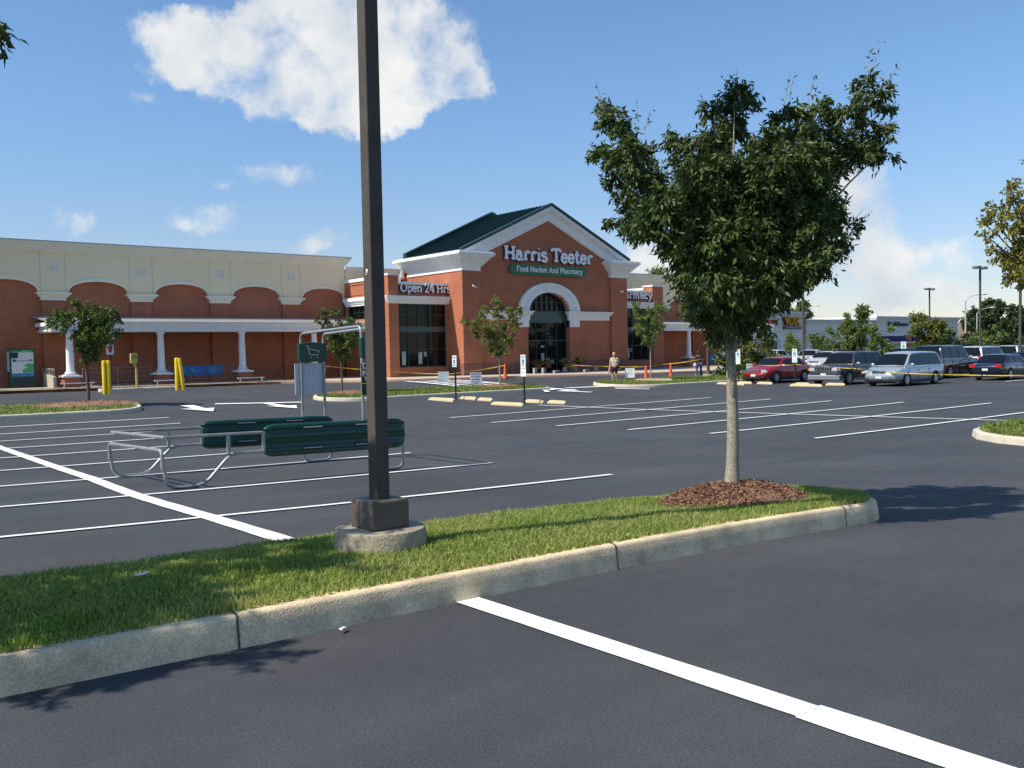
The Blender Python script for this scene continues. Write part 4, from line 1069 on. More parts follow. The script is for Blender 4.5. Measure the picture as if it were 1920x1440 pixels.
def wheel_stop(x, y, L=1.8, label='', rz=0.0):
    z = g1(x, y); P = []
    b = MB()
    for yy, k in ((-L / 2, .55), (-L / 2 + .16, 1), (L / 2 - .16, 1), (L / 2, .55)):
        h = .135 * k; b_ = .085; tt = .055 * k
        P.append([(-b_, yy, -.03), (-b_ * .95, yy, h * .4), (-tt, yy, h), (tt, yy, h), (b_ * .95, yy, h * .4), (b_, yy, -.03)])
    b.loft(P, closed=True, smooth=False); o = b.build('wheel_stop', STOP); o.location = (x, y, z); o.rotation_euler = (0, 0, rz)
    return tag(o, label, 'wheel stop', 'concrete wheel stops')
wheel_stop(22.55, 32.1, 1.75, 'tan concrete wheel stop left of the accessible sign nearest the blank board', .03)
wheel_stop(23.9, 32.0, 1.1, 'short tan wheel stop just right of the accessible sign nearest the blank board', .02)
wheel_stop(23.95, 30.85, 1.0, 'tan wheel stop at the far right of the pair right of the blank board sign', -.03)
wheel_stop(22.75, 27.9, 1.85, 'tan wheel stop left of the tall accessible sign with two plates', .04)
wheel_stop(24.55, 28.35, 1.1, 'tan wheel stop touching the right side of the tall two plate sign', .03)
wheel_stop(24.7, 27.15, 1.05, 'last tan wheel stop right of the tall two plate sign', -.02)
wheel_stop(41.7, 31.5, 1.85, 'tan wheel stop left of the red sedan, partly behind the big tree trunk')
wheel_stop(42.95, 31.5, 1.0, 'tan wheel stop at the foot of the sign before the red sedan')
wheel_stop(43.3, 30.4, 1.0, 'tan wheel stop under the nose of the red sedan')
wheel_stop(42.35, 27.2, 1.9, 'long tan wheel stop in front of the dark grey off-roader')
wheel_stop(43.7, 28.3, .9, 'tan wheel stop at the foot of the sign before the off-roader')
wheel_stop(44.0, 26.5, 1.1, 'tan wheel stop between the off-roader and the minivan')

# ------------------------------------------------------------------ boards, cones, tape
def board(name, label, x, y, w, h, zb, m, rz, stake=True, lines=(), tm=None, ts=.07):
    t = thing(name, label, 'board', (x, y, g1(x, y)), rz)
    b = MB(); b.box(-w / 2, w / 2, -.012, .012, zb, zb + h); p = b.build('panel', m, t, bevel=.003)
    if stake:
        b = MB(); b.box(-.02, .02, .013, .03, -.05, zb + h * .8); b.build('stake', mat('stake_wood', (.3, .22, .13), .9), t)
    for (tx, zz, sz) in lines: text_mesh('lettering', tx, sz, tm, (0, -.015, zz), (1, 0, 0), p, offset=.001)
    return t
GREY = mat('board_grey', (.45, .50, .52), .7)
rzv = R(-30)
board('notice_board', 'blank pale grey board standing by the hatched walkway', 30.3, 42.9, .62, .62, .02, GREY, rzv)
board('notice_board', 'pale board with dark lettering on the left grass island', 28.9, 38.0, .62, .60, .20, mat('board_blueish', (.55, .58, .66), .7), rzv, lines=(('Restricted', .70, .12), ('No Public', .56, .12), ('Available', .42, .12), ('Please use other door', .31, .05), ('Thank you', .24, .05)), tm=mat('ink_navy', (.05, .05, .16), .6))
board('notice_board', 'white notice with faint writing at the tip of the right grass island', 38.7, 36.3, .56, .54, .30, mat('board_white', (.80, .80, .78), .6), R(-42), lines=(('Notice', .72, .09), ('Please use', .60, .07), ('Other side', .50, .07)), tm=mat('ink_faint', (.42, .42, .45), .6))
board('notice_board', 'small white notice with black lines beside the sign before the red sedan', 45.8, 33.2, .42, .40, .62, mat('board_white2', (.74, .75, .70), .6), R(-42), lines=(('Parking', .90, .08), ('CLOSED', .72, .10)), tm=mat('ink_black', (.03, .03, .03), .6))
b = MB(); o = None
for (x0, y0, x1, y1) in ((38.4, 35.3, 39.3, 33.9),):
    b.obox(((x0 + x1) / 2, (y0 + y1) / 2, g1(x0, y0) + .23), (x1 - x0, y1 - y0, 0), (y1 - y0, x0 - x1, 0), (0, 0, 1), 1.0, .09, .05)
tag(b.build('wooden_plank', mat('plank_wood', (.55, .47, .33), .85, var=.2, vscale=7)), 'pale plank lying across the tip of the right grass island', 'plank')
ORG = mat('cone_orange', (.75, .10, .03), .5); CBLK = mat('cone_black', (.02, .02, .02), .7)
def cone(x, y, H, label, slim=True):
    t = thing('traffic_cone', label, 'traffic cone', (x, y, g1(x, y)), 0, 'orange traffic cones')
    b = MB(); b.lathe((0, 0, .03), [(.15, 0), (.145, .05), (.11, H * .25), (.085, H * .5), (.055, H * .9), (.05, H - .03), (.03, H - .02)], 16); b.build('cone', ORG, t)
    b = MB(); b.box(-.19, .19, -.19, .19, -.01, .035); b.build('rubber_base', CBLK, t, bevel=.01)
    return t
cone(35.9, 44.2, .95, 'orange cone holding the tape left of the store entrance')
cone(41.5, 37.6, .90, 'orange cone just behind the walking person in the tan shirt')
cone(45.4, 39.0, .92, 'orange cone on the right grass island, left of the brown lamp post')
def tape_mat():
    m = bpy.data.materials.new('caution_tape'); m.use_nodes = True; n = m.node_tree.nodes; L = m.node_tree.links; p = n['Principled BSDF']; p.inputs['Roughness'].default_value = .35
    tcn = n.new('ShaderNodeTexCoord'); w = n.new('ShaderNodeTexNoise'); w.inputs['Scale'].default_value = 3.2; w.inputs['Detail'].default_value = 2
    L.new(tcn.outputs['Object'], w.inputs['Vector']); r = n.new('ShaderNodeValToRGB'); r.color_ramp.interpolation = 'CONSTANT'
    r.color_ramp.elements[0].color = (.50, .35, .04, 1); r.color_ramp.elements[1].position = .56; r.color_ramp.elements[1].color = (.07, .05, .02, 1)
    e = r.color_ramp.elements.new(.62); e.color = (.58, .47, .14, 1)
    L.new(w.outputs['Fac'], r.inputs[0]); L.new(r.outputs[0], p.inputs['Base Color'])
    return m
TAPE = tape_mat()
def tape(label, pts, sag=.12, w=.045):
    V = []; F = []
    P = []
    for a, b in zip(pts[:-1], pts[1:]):
        a = Vector((a[0], a[1], g1(a[0], a[1]) + a[2])); b = Vector((b[0], b[1], g1(b[0], b[1]) + b[2])); n = max(6, int((b - a).length / .3))
        for k in range(n): t = k / n; P.append(a.lerp(b, t) - Vector((0, 0, sag * 4 * t * (1 - t))))
    P.append(b)
    for i, p in enumerate(P):
        d = (P[min(i + 1, len(P) - 1)] - P[max(0, i - 1)]).normalized(); tw = .5 * math.sin(i * .45) + .3 * math.sin(i * .13)
        u = Vector((0, 0, 1)) * math.cos(tw) + d.cross(Vector((0, 0, 1))) * math.sin(tw)
        V += [tuple(p - u * w / 2), tuple(p + u * w / 2)]
    F = [(2*i, 2*i+2, 2*i+3, 2*i+1) for i in range(len(P) - 1)]
    return tag(npmesh('caution_tape', V, F, TAPE, smooth=True), label, 'caution tape', 'yellow caution tape strung round the lot')
tape('yellow caution tape stretched from the left canopy up to the cone left of the entrance', [(27.9, 53.0, 1.0), (30.5, 49.5, .62), (33.2, 46.5, .35), (35.9, 44.2, .86)], .05)
tape('yellow caution tape running from the entrance past two cones to the brown lamp post', [(44.9, 48.9, .72), (41.6, 38.0, .80), (44.9, 39.3, .84), (45.35, 36.2, 1.28)], .05)
tape('yellow caution tape from the brown lamp post over the red sedan to the next sign', [(45.5, 35.8, 1.28), (43.3, 32.2, 1.05), (43.7, 31.0, 1.04), (43.6, 29.4, 1.08), (43.9, 28.95, 1.12)], .03)
tape('yellow caution tape crossing in front of the minivan to the right edge', [(43.85, 28.85, 1.12), (43.3, 24.8, .90), (41.9, 22.2, .76), (41.2, 18.6, .70), (39.9, 15.4, .74), (38.6, 12.5, .8)], .02)

# ------------------------------------------------------------------ store front furniture
YB = mat('bollard_yellow', (.78, .50, .012), .45, var=.08, vscale=5)
def bollard(x, y, H, label, lean=0.0):
    b = MB(); b.lathe((0, 0, -.05), [(.10, 0), (.10, H), (.085, H + .04), (.04, H + .06), (.005, H + .065)], 20); b.lathe((0, 0, H - .22), [(.103, 0), (.105, .02), (.103, .04)], 20)
    o = b.build('bollard', YB); o.location = (x, y, g1(x, y)); o.rotation_euler = (0, lean, 0)
    return tag(o, label, 'bollard', 'yellow steel bollards by the collection lane')
bollard(12.62, 45.35, 1.55, 'left one of the left pair of yellow bollards')
bollard(12.80, 45.30, 1.55, 'right one of the left pair of yellow bollards')
bollard(16.28, 46.1, 1.62, 'straight yellow bollard, left one of the right pair')
bollard(16.55, 46.0, 1.60, 'leaning yellow bollard, right one of the right pair', R(-6))
b = MB(); b.box(-1.9, 1.9, -.3, .3, -.1, .16); o = b.build('concrete_pad', CONC2, bevel=.04); o.location = (14.9, 47.6, g1(14.9, 47.6)); tag(o, 'low concrete pad between the two pairs of yellow bollards', 'concrete pad')
t = thing('lane_sign', 'narrow red and white lane sign on a dark post, left of the yellow call box', 'sign', (13.55, 47.6, g1(13.55, 47.6) + .15))
b = MB(); b.box(-.04, .04, -.04, .04, 0, 1.75); b.build('post', BLK, t)
b = MB(); b.box(-.17, .17, -.06, -.045, 1.68, 2.78); p = b.build('sign_plate', mat('sign_white_b', (.74, .70, .68), .5), t, bevel=.02)
b = MB(); b.box(-.125, .125, -.068, -.061, 2.40, 2.50); b.prism([(-.115, 2.42), (.115, 2.42), (.075, 2.62), (0, 2.74), (-.075, 2.62)], 'y', -.066, -.061)
b.prism([(-.115, 2.04), (.115, 2.04), (.075, 1.85), (0, 1.74), (-.075, 1.85)], 'y', -.066, -.061); b.box(-.125, .125, -.067, -.061, 2.03, 2.10); b.build('red_arrows', mat('sign_red', (.42, .03, .04), .5), p)
b = MB(); b.box(.05, .25, .02, .035, 2.45, 2.78); b.build('rear_plate', SGN_W, t)
t = thing('call_box', 'yellow call box on a bent yellow post beside the concrete pad', 'call box', (15.0, 48.3, g1(15.0, 48.3) + .1))
YD = mat('yellow_faded', (.48, .38, .10), .6)
b = MB(); b.tube(bend([(0, 0, 0), (0, 0, 1.05), (-.12, 0, 1.3)], .15), .055, 10); b.tube([(-.10, 0, 1.22), (-.28, 0, 1.40)], .035, 8); b.build('post', YD, t)
b = MB(); b.box(-.28, .06, -.09, .09, 1.28, 1.78); p = b.build('box', YD, t, bevel=.02); b = MB(); b.box(-.22, 0, -.098, -.091, 1.5, 1.7); b.build('panel', mat('faded_green', (.22, .24, .08), .6), p)
# exchange kiosk
t = thing('drop_off_kiosk', 'green and white poster kiosk standing against the brick wall at the far left', 'kiosk', (11.25, 55.8, g1(11.2, 55.8) + .13), R(-4))
b = MB(); b.box(-.62, .62, -.42, .42, 0, 2.12); kb = b.build('cabinet', mat('kiosk_green', (.012, .065, .035), .5), t, bevel=.02)
b = MB(); b.box(-.53, .54, -.43, -.421, .62, 2.05); po = b.build('poster', mat('kiosk_poster', (.55, .60, .62), .5), t)
def kq(x0, x1, z0, z1, m, nm='poster_print', y=-.434):
    b = MB(); b.box(x0, x1, y, -.4305, z0, z1); return b.build(nm, m, po)
kq(-.53, .54, 1.93, 2.05, mat('k_green', (.03, .30, .08), .5)); kq(-.53, .54, .62, .80, mat('k_blue', (.01, .20, .42), .5)); kq(-.53, -.20, 1.62, 1.92, BLK)
b = MB(); b.prism([(.0, .82), (.54, .82), (.54, 1.30), (.25, 1.32), (.05, 1.22), (.25, 1.12), (.0, .98)], 'y', -.434, -.4305); b.build('poster_print', mat('k_green2', (.06, .34, .14), .5), po)
b = MB(); b.box(-.47, -.33, -.4355, -.4306, 1.42, 1.56); b.box(.36, .48, -.4355, -.4306, 1.45, 1.54); b.build('poster_print', NAVY, po)
text_mesh('lettering', 'RECYCLE HERE', .10, NAVY, (.0, -.436, 1.44), (1, 0, 0), po); text_mesh('lettering', 'DROP OFF', .08, WHITE, (.15, -.436, 1.965), (1, 0, 0), po)
b = MB(); b.box(-.53, .54, -.428, -.421, .06, .56); b.build('lower_window', mat('k_dark', (.01, .035, .04), .15), t)
b = MB(); b.box(-.66, -.622, -.3, .3, .9, 2.0); b.build('side_panel', PALE, t)
# ramp wall and railings behind the columns
t = thing('ramp_wall', 'low beige ramp wall with a steel railing beside the kiosk', 'ramp wall', (12.35, 54.6, g1(12.3, 54.6)))
b = MB(); b.prism([(-1.2, -.1), (1.6, -.1), (1.6, .98), (-1.2, .70)], 'x', -.08, .08); b.build('wall', mat('beige_wall', (.40, .36, .27), .9), t)
b = MB()
for k in range(9): b.tube([(0, -1.1 + k * .32, .65), (0, -1.1 + k * .32, 1.12)], .012, 5)
b.tube([(0, -1.15, 1.12), (0, 1.5, 1.16)], .02, 6); b.build('railing', GALV0, t)
RAIL = mat('rail_steel', (.26, .25, .26), .45, metal=.4)
def railing(x0, x1, y, label, H=1.0):
    t = thing('railing', label, 'railing', (x0, y, g1(x0, y) + .13), 0, 'steel railings along the canopy'); L_ = x1 - x0
    b = MB()
    for z in (H, H * .78, H * .24): b.tube([(0, 0, z), (L_, 0, z)], .021, 6)
    b.build('rail', RAIL, t); n = int(L_ / .14); b = MB()
    for k in range(1, n): b.tube([(k * L_ / n, 0, H * .24), (k * L_ / n, 0, H * .78)], .009, 4)
    b.build('balusters', RAIL, t)
    m = max(1, round(L_ / 1.5))
    for k in range(m + 1):
        b = MB(); b.tube([(k * L_ / m, 0, 0), (k * L_ / m, 0, H)], .024, 6); b.build('post', RAIL, t)
railing(13.9, 17.6, 54.0, 'steel railing between the two leftmost columns'); railing(18.6, 22.5, 54.0, 'steel railing between the second and third columns, carrying blue banners')
BAN = mat('banner_blue', (.010, .13, .34), .55); BANL = mat('banner_light', (.30, .50, .68), .6)
def banner(x0, x1, y, z0, z1, label, lines):
    t = thing('banner', label, 'banner', ((x0 + x1) / 2, y, g1(x0, y) + .13)); w = (x1 - x0) / 2
    b = MB(); n = 10
    for s_, yy in ((0, -.004), (1, .004)):
        pass
    V = [(-w + 2 * w * i / n, .008 * math.sin(i * 1.9), z) for z in (z0, z1) for i in range(n + 1)]
    b.add(V + [(x, yv + .008, z) for x, yv, z in V], [(i, i+1, n+2+i, n+1+i) for i in range(n)] + [(2*n+2+i, 3*n+3+i, 3*n+4+i, 2*n+3+i) for i in range(n)] + [(n+1+i, n+2+i, 3*n+4+i, 3*n+3+i) for i in range(n)] + [(i, 2*n+2+i, 2*n+3+i, i+1) for i in range(n)], True)
    p = b.build('sheet', BAN, t)
    for tx, xx, zz, sz in lines: text_mesh('lettering', tx, sz, BANL, (xx, -.022, zz), (1, 0, 0), p, align='LEFT', space=.85)
banner(19.15, 20.75, 53.9, .42, 1.02, 'long blue banner with pale lettering on the railing', (('FREE\nDelivery', -.75, .80, .12), ('FREE\nPrescriptions\nevery day', -.1, .80, .11)))
banner(20.8, 21.75, 53.88, .46, 1.0, 'shorter blue banner hung right of the long one', (('Save Time\nShop Online\nPick up in\nthe Store', -.3, .85, .10),))
banner(68.3, 69.1, 54.0, .30, 1.05, 'blue banner under the right canopy, left of the brown lamp post', (('OPEN', -.3, .6, .2),)); banner(69.4, 70.35, 54.0, .35, 1.08, 'blue banner under the right canopy, right of the brown lamp post', (('DAILY', -.35, .6, .2),))
def guard(x, y, L_, label):
    t = thing('guard_rail', label, 'guard rail', (x, y, g1(x, y) + .13), 0, 'low pale guard rails at the columns')
    b = MB(); b.box(-L_ / 2, L_ / 2, -.05, .05, .20, .25); b.build('rail', TRIM, t)
    for k in (-.4, .4):
        b = MB(); b.box(k * L_ - .03, k * L_ + .03, -.04, .04, 0, .20); b.build('leg', TRIM, t)
for x, lb in ((13.2, 'first'), (18.07, 'second'), (22.95, 'third')): guard(x + .1, 52.7, 1.7, 'low pale guard rail at the foot of the %s canopy column from the left' % lb)
# blocks and flower pots at the entrance
BLKM = mat('cinder_block', (.30, .30, .31), .9, bump=.3)
def block(x, y, label, up=False):
    b = MB(); t = .035; w, h, d = (.2, .4, .2) if up else (.40, .20, .20)
    b.box(-w/2, w/2, -d/2, d/2, 0, t); b.box(-w/2, w/2, -d/2, d/2, h - t, h)
    if up:
        b.box(-w/2, -w/2 + t, -d/2, d/2, t, h - t); b.box(w/2 - t, w/2, -d/2, d/2, t, h - t); b.box(-w/2 + t, w/2 - t, -d/2, d/2, h/2 - t/2, h/2 + t/2)
    else:
        for xx in (-w/2, -t/2, w/2 - t): b.box(xx, xx + t, -d/2, d/2, t, h - t)
    o = b.build('cinder_block', BLKM); o.location = (x, y, g1(x, y) + .14); return tag(o, label, 'concrete block', 'hollow blocks under the flower pots')
blk = [(41.3, 47.6, True, 'upright hollow block at the left end of the flower display'), (42.0, 47.5, True, 'upright hollow block second from the left in the flower display'), (42.7, 47.0, False, 'hollow block lying left of the doors, nearest the kerb'), (43.9, 47.4, True, 'upright hollow block left of the small yellow flower pot'),
       (44.9, 47.4, True, 'upright hollow block right of the small yellow flower pot'), (45.6, 47.0, False, 'hollow block lying under the big yellow flowers'), (47.0, 47.4, True, 'upright hollow block right of the big yellow flowers'), (49.3, 47.4, False, 'hollow block at the right end of the flower display')]
for x, y, u, lb in blk: block(x, y, lb, u)
FL_Y = mat('flower_yellow', (.55, .42, .02), .7, rnd=.3); FL_D = mat('flower_foliage', (.03, .05, .012), .8, rnd=.3); FL_R = mat('flower_rust', (.22, .09, .02), .8, rnd=.3); FL_W = mat('flower_pale', (.4, .36, .25), .8, rnd=.3); POT = mat('flower_pot', (.10, .03, .02), .7)
def mums(x, y, r, zoff, m, label):
    t = thing('flower_pot', label, 'potted flowers', (x, y, g1(x, y) + .14 + zoff), 0, 'potted mums by the doors')
    b = MB(); b.lathe((0, 0, 0), [(r * .45, 0), (r * .6, r * .7), (r * .62, r * .72)], 14); b.build('pot', POT, t)
    n = 700; d = rng.normal(size=(n, 3)); d[:, 2] = np.abs(d[:, 2]) - .2; d /= np.linalg.norm(d, axis=1)[:, None]; c = d * r * rng.uniform(.75, 1.02, n)[:, None] * [1, 1, .75] + [0, 0, r * .85]
    for nm, mm, sel in (('foliage', FL_D, slice(0, 500)), ('blossom', m, slice(500, n) )):
        cc = c[sel] * (1.0 if nm == 'foliage' else 1.05)
        if nm == 'blossom': cc = cc[cc[:, 2] > r * .8]
        e = rng.normal(size=cc.shape); e /= np.linalg.norm(e, axis=1)[:, None]; f = np.cross(e, rng.normal(size=cc.shape)); f /= np.linalg.norm(f, axis=1)[:, None]; s = .035
        V = np.stack([cc - e*s, cc + f*s, cc + e*s, cc - f*s], 1).reshape(-1, 3); i = np.arange(len(cc)) * 4
        npmesh(nm, V, np.stack([i, i+1, i+2, i+3], -1), mm, t)
mums(42.2, 48.3, .42, .30, FL_R, 'rust coloured potted mum at the left of the doors'); mums(43.0, 48.1, .42, .35, FL_W, 'pale potted mum left of the doors, second from the left'); mums(44.35, 47.4, .28, .15, FL_Y, 'small yellow potted mum in front of the doors')
mums(44.9, 48.5, .36, .42, FL_W, 'dark potted mum with pale flowers between the two yellow ones'); mums(46.0, 48.1, .42, .42, FL_Y, 'big bright yellow potted mum right of the doors'); mums(49.3, 47.6, .30, .2, FL_R, 'potted mum at the right end, near the tape')
# litter
for x, y, lb, s in ((1.72, 5.62, 'small white crumpled wrapper lying in the grass at the left', .035), (2.45, 4.50, 'white paper scrap at the foot of the near kerb', .02)):
    b = MB(); nn_ = 6
    V = [(i * s, j * s * .6, .012 * random.random() + .02) for j in range(3) for i in range(4)]
    b.add(V, [(j*4+i, j*4+i+1, j*4+i+5, j*4+i+4) for j in range(2) for i in range(3)]); o = b.build('paper_scrap', WHITE); o.location = (x, y, (float(lawnz(x, y)) + .03) if y > 5 else g1(x, y)); o.rotation_euler = (0, 0, .5); tag(o, lb, 'litter')
# ------------------------------------------------------------------ trees
BARK = mat('bark', (.36, .33, .24), .9, col2=(.20, .18, .13), vscale=22, bump=.8, bscale=70, speck=.25, detail=8)
BARKD = mat('bark_dark', (.09, .075, .055), .9, var=.3, vscale=12)
def leafmat(n, c, c2, trans=.28, rough=.5): return mat(n, c, rough, col2=c2, vscale=1.1, rnd=.38, trans=trans, spec=.35)
LF_MAIN = leafmat('leaf_zelkova', (.042, .074, .015), (.088, .110, .028), trans=.16)
LF_GRN = leafmat('leaf_green', (.075, .12, .025), (.11, .135, .035))
LF_BRT = leafmat('leaf_bright', (.11, .18, .035), (.15, .19, .05))
LF_OLV = leafmat('leaf_olive', (.11, .14, .028), (.155, .155, .035))
LF_BRO = leafmat('leaf_olive_green', (.13, .17, .035), (.19, .19, .045))
LF_YEL = leafmat('leaf_yellowing', (.24, .20, .045), (.15, .16, .035))
LF_DRK = leafmat('leaf_dark', (.035, .060, .018), (.055, .080, .028), trans=.2)
LF_SHR = leafmat('leaf_shrub', (.06, .10, .03), (.10, .14, .04))
def leaves(name, C, D, L, wd, m, parent, fold=.25):
    """C centres, D unit directions (base to tip), L lengths"""
    n = len(C); s = rng.normal(size=(n, 3)); s -= (s * D).sum(1)[:, None] * D; s /= np.linalg.norm(s, axis=1)[:, None] + 1e-9
    nn = np.cross(D, s); L = L[:, None]; w = L * wd
    a = C; b = C + D * L; l = C + D * L * .45 + s * w / 2 + nn * w * fold; r = C + D * L * .45 - s * w / 2 + nn * w * fold
    V = np.stack([a, r, b, l], 1).reshape(-1, 3); i = np.arange(n) * 4
    return npmesh(name, V, np.concatenate([np.stack([i, i+1, i+2], -1), np.stack([i, i+2, i+3], -1)]), m, parent)
def foliage(clumps, dens, size, droop=.55, twig=14):
    """leaf positions: every clump is a burst of twigs with leaves hanging along them"""
    Cs = []; Ds = []; tw = []
    for c, r in clumps:
        c = np.array(c, float); nt_ = max(4, int(twig * (r / .25) ** 1.1)) if dens > 0 else 8
        total = max(8, int(dens * (r / .25) ** 1.8)); per = max(3, total // nt_)
        d = rng.normal(size=(nt_, 3)); d[:, 2] += .25; d /= np.linalg.norm(d, axis=1)[:, None]
        o = c + rng.normal(size=(nt_, 3)) * r * .22
        rr = r * rng.uniform(.6, 1.12, nt_)
        t = np.clip(rng.uniform(.12, 1.02, (nt_, per)) ** .8, 0, 1.03)
        P = o[:, None, :] + d[:, None, :] * (t * rr[:, None])[:, :, None]
        P[:, :, 2] -= (t ** 2) * rr[:, None] * .22
        P += rng.normal(size=P.shape) * size * .35
        dd = d[:, None, :] * .55 + rng.normal(size=P.shape) * .48; dd[:, :, 2] -= droop
        Cs.append(P.reshape(-1, 3)); Ds.append(dd.reshape(-1, 3))
        for k in range(min(nt_, 5)): tw.append((o[k], o[k] + d[k] * rr[k] * .9 - np.array([0, 0, rr[k] * .15])))
    C = np.concatenate(Cs); D = np.concatenate(Ds); D /= np.linalg.norm(D, axis=1)[:, None]
    return C, D, tw
def limb(mb, a, b, r0, r1, lift_=.25, n=6, seg=5):
    a = Vector(a); b = Vector(b); m_ = a.lerp(b, .5) + Vector((0, 0, -abs((b - a).length) * .06)); m_.x = a.x * .5 + b.x * .5; 
    ctrl = Vector((a.x + (b.x - a.x) * .42, a.y + (b.y - a.y) * .42, a.z + (b.z - a.z) * .62))
    pts = [a * (1-t)**2 + ctrl * 2*t*(1-t) + b * t*t for t in np.linspace(0, 1, n)]
    mb.tube(pts, list(np.linspace(r0, r1, n)), seg)
    return pts
def tree(label, base, fork, r_trunk, clumps, dens, size, lm, barkm=BARKD, wd=.42, group=None, droop=.5, twig=14, name='tree', limbs=14, cat='tree', extra_twigs=(), lean=(0, 0)):
    bx, by, bz = base
    t = thing(name, label, cat, base, 0, group)
    dens = dens * (1 if dens > 100 else 2.6)
    rel = [((c[0] - bx, c[1] - by, c[2] - bz), r) for c, r in clumps]
    fz = fork[2] - bz; fx, fy = fork[0] - bx, fork[1] - by
    b = MB(); n = 9; pts = []
    for k in range(n + 1):
        u = k / n; pts.append((fx * u + math.sin(u * 5) * r_trunk * .25, fy * u + math.cos(u * 4) * r_trunk * .2, -.05 + (fz + .05) * u))
    rr = [r_trunk * (1.25 if k == 0 else 1.05 if k == 1 else 1.0 - .28 * k / n) for k in range(n + 1)]
    b.tube(pts, rr, 12 if r_trunk > .05 else 7)
    order = sorted(rel, key=lambda q: -(np.linalg.norm(np.array(q[0]) - np.array([fx, fy, fz])))); used = []
    for c, r in order:
        if len(used) >= limbs: break
        if all(np.linalg.norm(np.array(c) - np.array(u)) > r * 1.4 for u in used):
            used.append(c); p = limb(b, (fx, fy, fz - r_trunk), c, r_trunk * .42, r_trunk * .07)
    C, D, tw = foliage(rel, dens, size, droop, twig)
    for a, e in tw[::2]: b.tube([a, e], [r_trunk * .05, r_trunk * .015], 3, cap=False)
    for a, e in extra_twigs:
        a = Vector(a) - Vector(base); e = Vector(e) - Vector(base); m_ = a.lerp(e, .5) + Vector((.02, .02, 0)); b.tube([a, m_, e], [.005, .003, .0015], 4)
    b.build('trunk', barkm, t, fix=False)
    L = size * rng.uniform(.6, 1.3, len(C))
    leaves('crown', C, D, L, wd, lm, t)
    if extra_twigs:
        E_ = []
        for a, e in extra_twigs:
            for u in rng.uniform(.15, .95, 7): E_.append(np.array(Vector(a).lerp(Vector(e), u) - Vector(base)) + rng.normal(size=3) * .012)
        E_ = np.array(E_); dd = rng.normal(size=E_.shape); dd[:, 2] -= .4; dd /= np.linalg.norm(dd, axis=1)[:, None]
        leaves('shoot_leaves', E_, dd, size * rng.uniform(.5, .9, len(E_)), wd, lm, t)
    return t
# --- the big tree on the near island
Zt = 8.62
def zk(px, py):
    return px, py
MC = [(1132,200,18),(1136,221,22),(1160,249,33),(1128,297,25),(1172,290,40),(1213,290,28),(1168,338,28),(1200,342,35),(1233,338,28),
 (1152,410,16),(1181,390,26),(1189,434,28),(1217,410,36),(1249,386,38),(1257,261,20),(1277,281,24),(1289,310,30),(1305,261,18),(1338,273,38),(1338,205,24),
 (1378,173,26),(1402,190,26),(1378,218,38),(1370,249,34),(1322,330,45),(1346,305,40),(1430,275,28),(1463,226,24),(1487,212,20),(1503,236,32),(1455,256,33),(1535,205,24),(1563,216,30),(1543,252,38),
 (1600,196,24),(1620,165,15),(1632,142,11),(1636,178,20),(1658,161,12),(1658,201,18),(1650,249,26),(1656,281,24),(1630,283,28),(1604,284,32),(1579,299,28),(1616,236,28),
 (1410,330,50),(1467,310,48),(1515,306,42),(1553,330,30),(1362,386,60),(1422,378,60),(1483,370,58),(1543,372,34),(1568,386,22),(1281,370,38),(1305,410,55),
 (1442,434,60),(1507,420,52),(1552,412,26),(1378,450,62),(1322,467,52),(1273,467,34),(1257,450,22),(1580,452,16),(1602,424,12),(1563,475,22),(1577,476,13),(1523,475,42),(1483,483,50),
 (1338,523,52),(1289,515,33),(1386,515,52),(1442,515,50),(1493,515,38),(1529,519,20),(1305,559,36),(1354,563,45),(1410,563,45),(1452,549,33),(1482,545,18),(1322,596,32),(1362,600,38),(1398,598,34),(1428,580,24),(1340,620,22),(1378,622,25)]
clumps = []
for px, py, r in MC:
    rad = r * (1.0 if py < 300 else 1.10 if py < 470 else 1.0) * Zt / FPX
    edge = max(0, 1 - abs(px - 1390) / 300.0) * (1 if py > 250 else .6)
    dep = 1.25 * math.sqrt(edge) * (1 if py < 540 else .55)
    k = 1 if r < 33 or py < 260 else (2 if r < 48 else 3)
    for j in range(k):
        dz = (random.uniform(-.35, .35) * dep) if k == 1 else dep * (-.8 + 1.6 * j / (k - 1)) + random.uniform(-.15, .15)
        f = Zt / (Zt + dz)
        p = atZ(960 + (px - 960), py, Zt + dz)
        clumps.append((tuple(p), rad * (.92 if k > 1 else 1.0)))
tb = (TREE[0], TREE[1], float(lawnz(*TREE)) + .14)
def shoot(px, py, qx, qy, d=0): return (tuple(atZ(px, py, Zt + d)), tuple(atZ(qx, qy, Zt + d)))
SH = [shoot(1135, 215, 1117, 150), shoot(1132, 210, 1122, 165, .1), shoot(1197, 250, 1194, 180), shoot(1207, 252, 1220, 203), shoot(1381, 165, 1383, 125), shoot(1470, 205, 1483, 130), shoot(1477, 200, 1492, 128, .2), shoot(1515, 200, 1530, 130),
      shoot(1524, 195, 1535, 155), shoot(1628, 135, 1633, 85), shoot(1635, 130, 1655, 78), shoot(1660, 155, 1690, 120), shoot(1590, 450, 1635, 395), shoot(1582, 440, 1618, 392), shoot(1330, 215, 1316, 182), shoot(1245, 265, 1254, 230), shoot(1128, 275, 1103, 270)]
tree('large dark green tree on the mulch bed of the near grass island', tb, tuple(atZ(1370, 655, Zt)), .062, clumps, 1050, .066, LF_MAIN, BARK, wd=.36, limbs=26, droop=.6, twig=22, extra_twigs=SH, name='zelkova_tree')
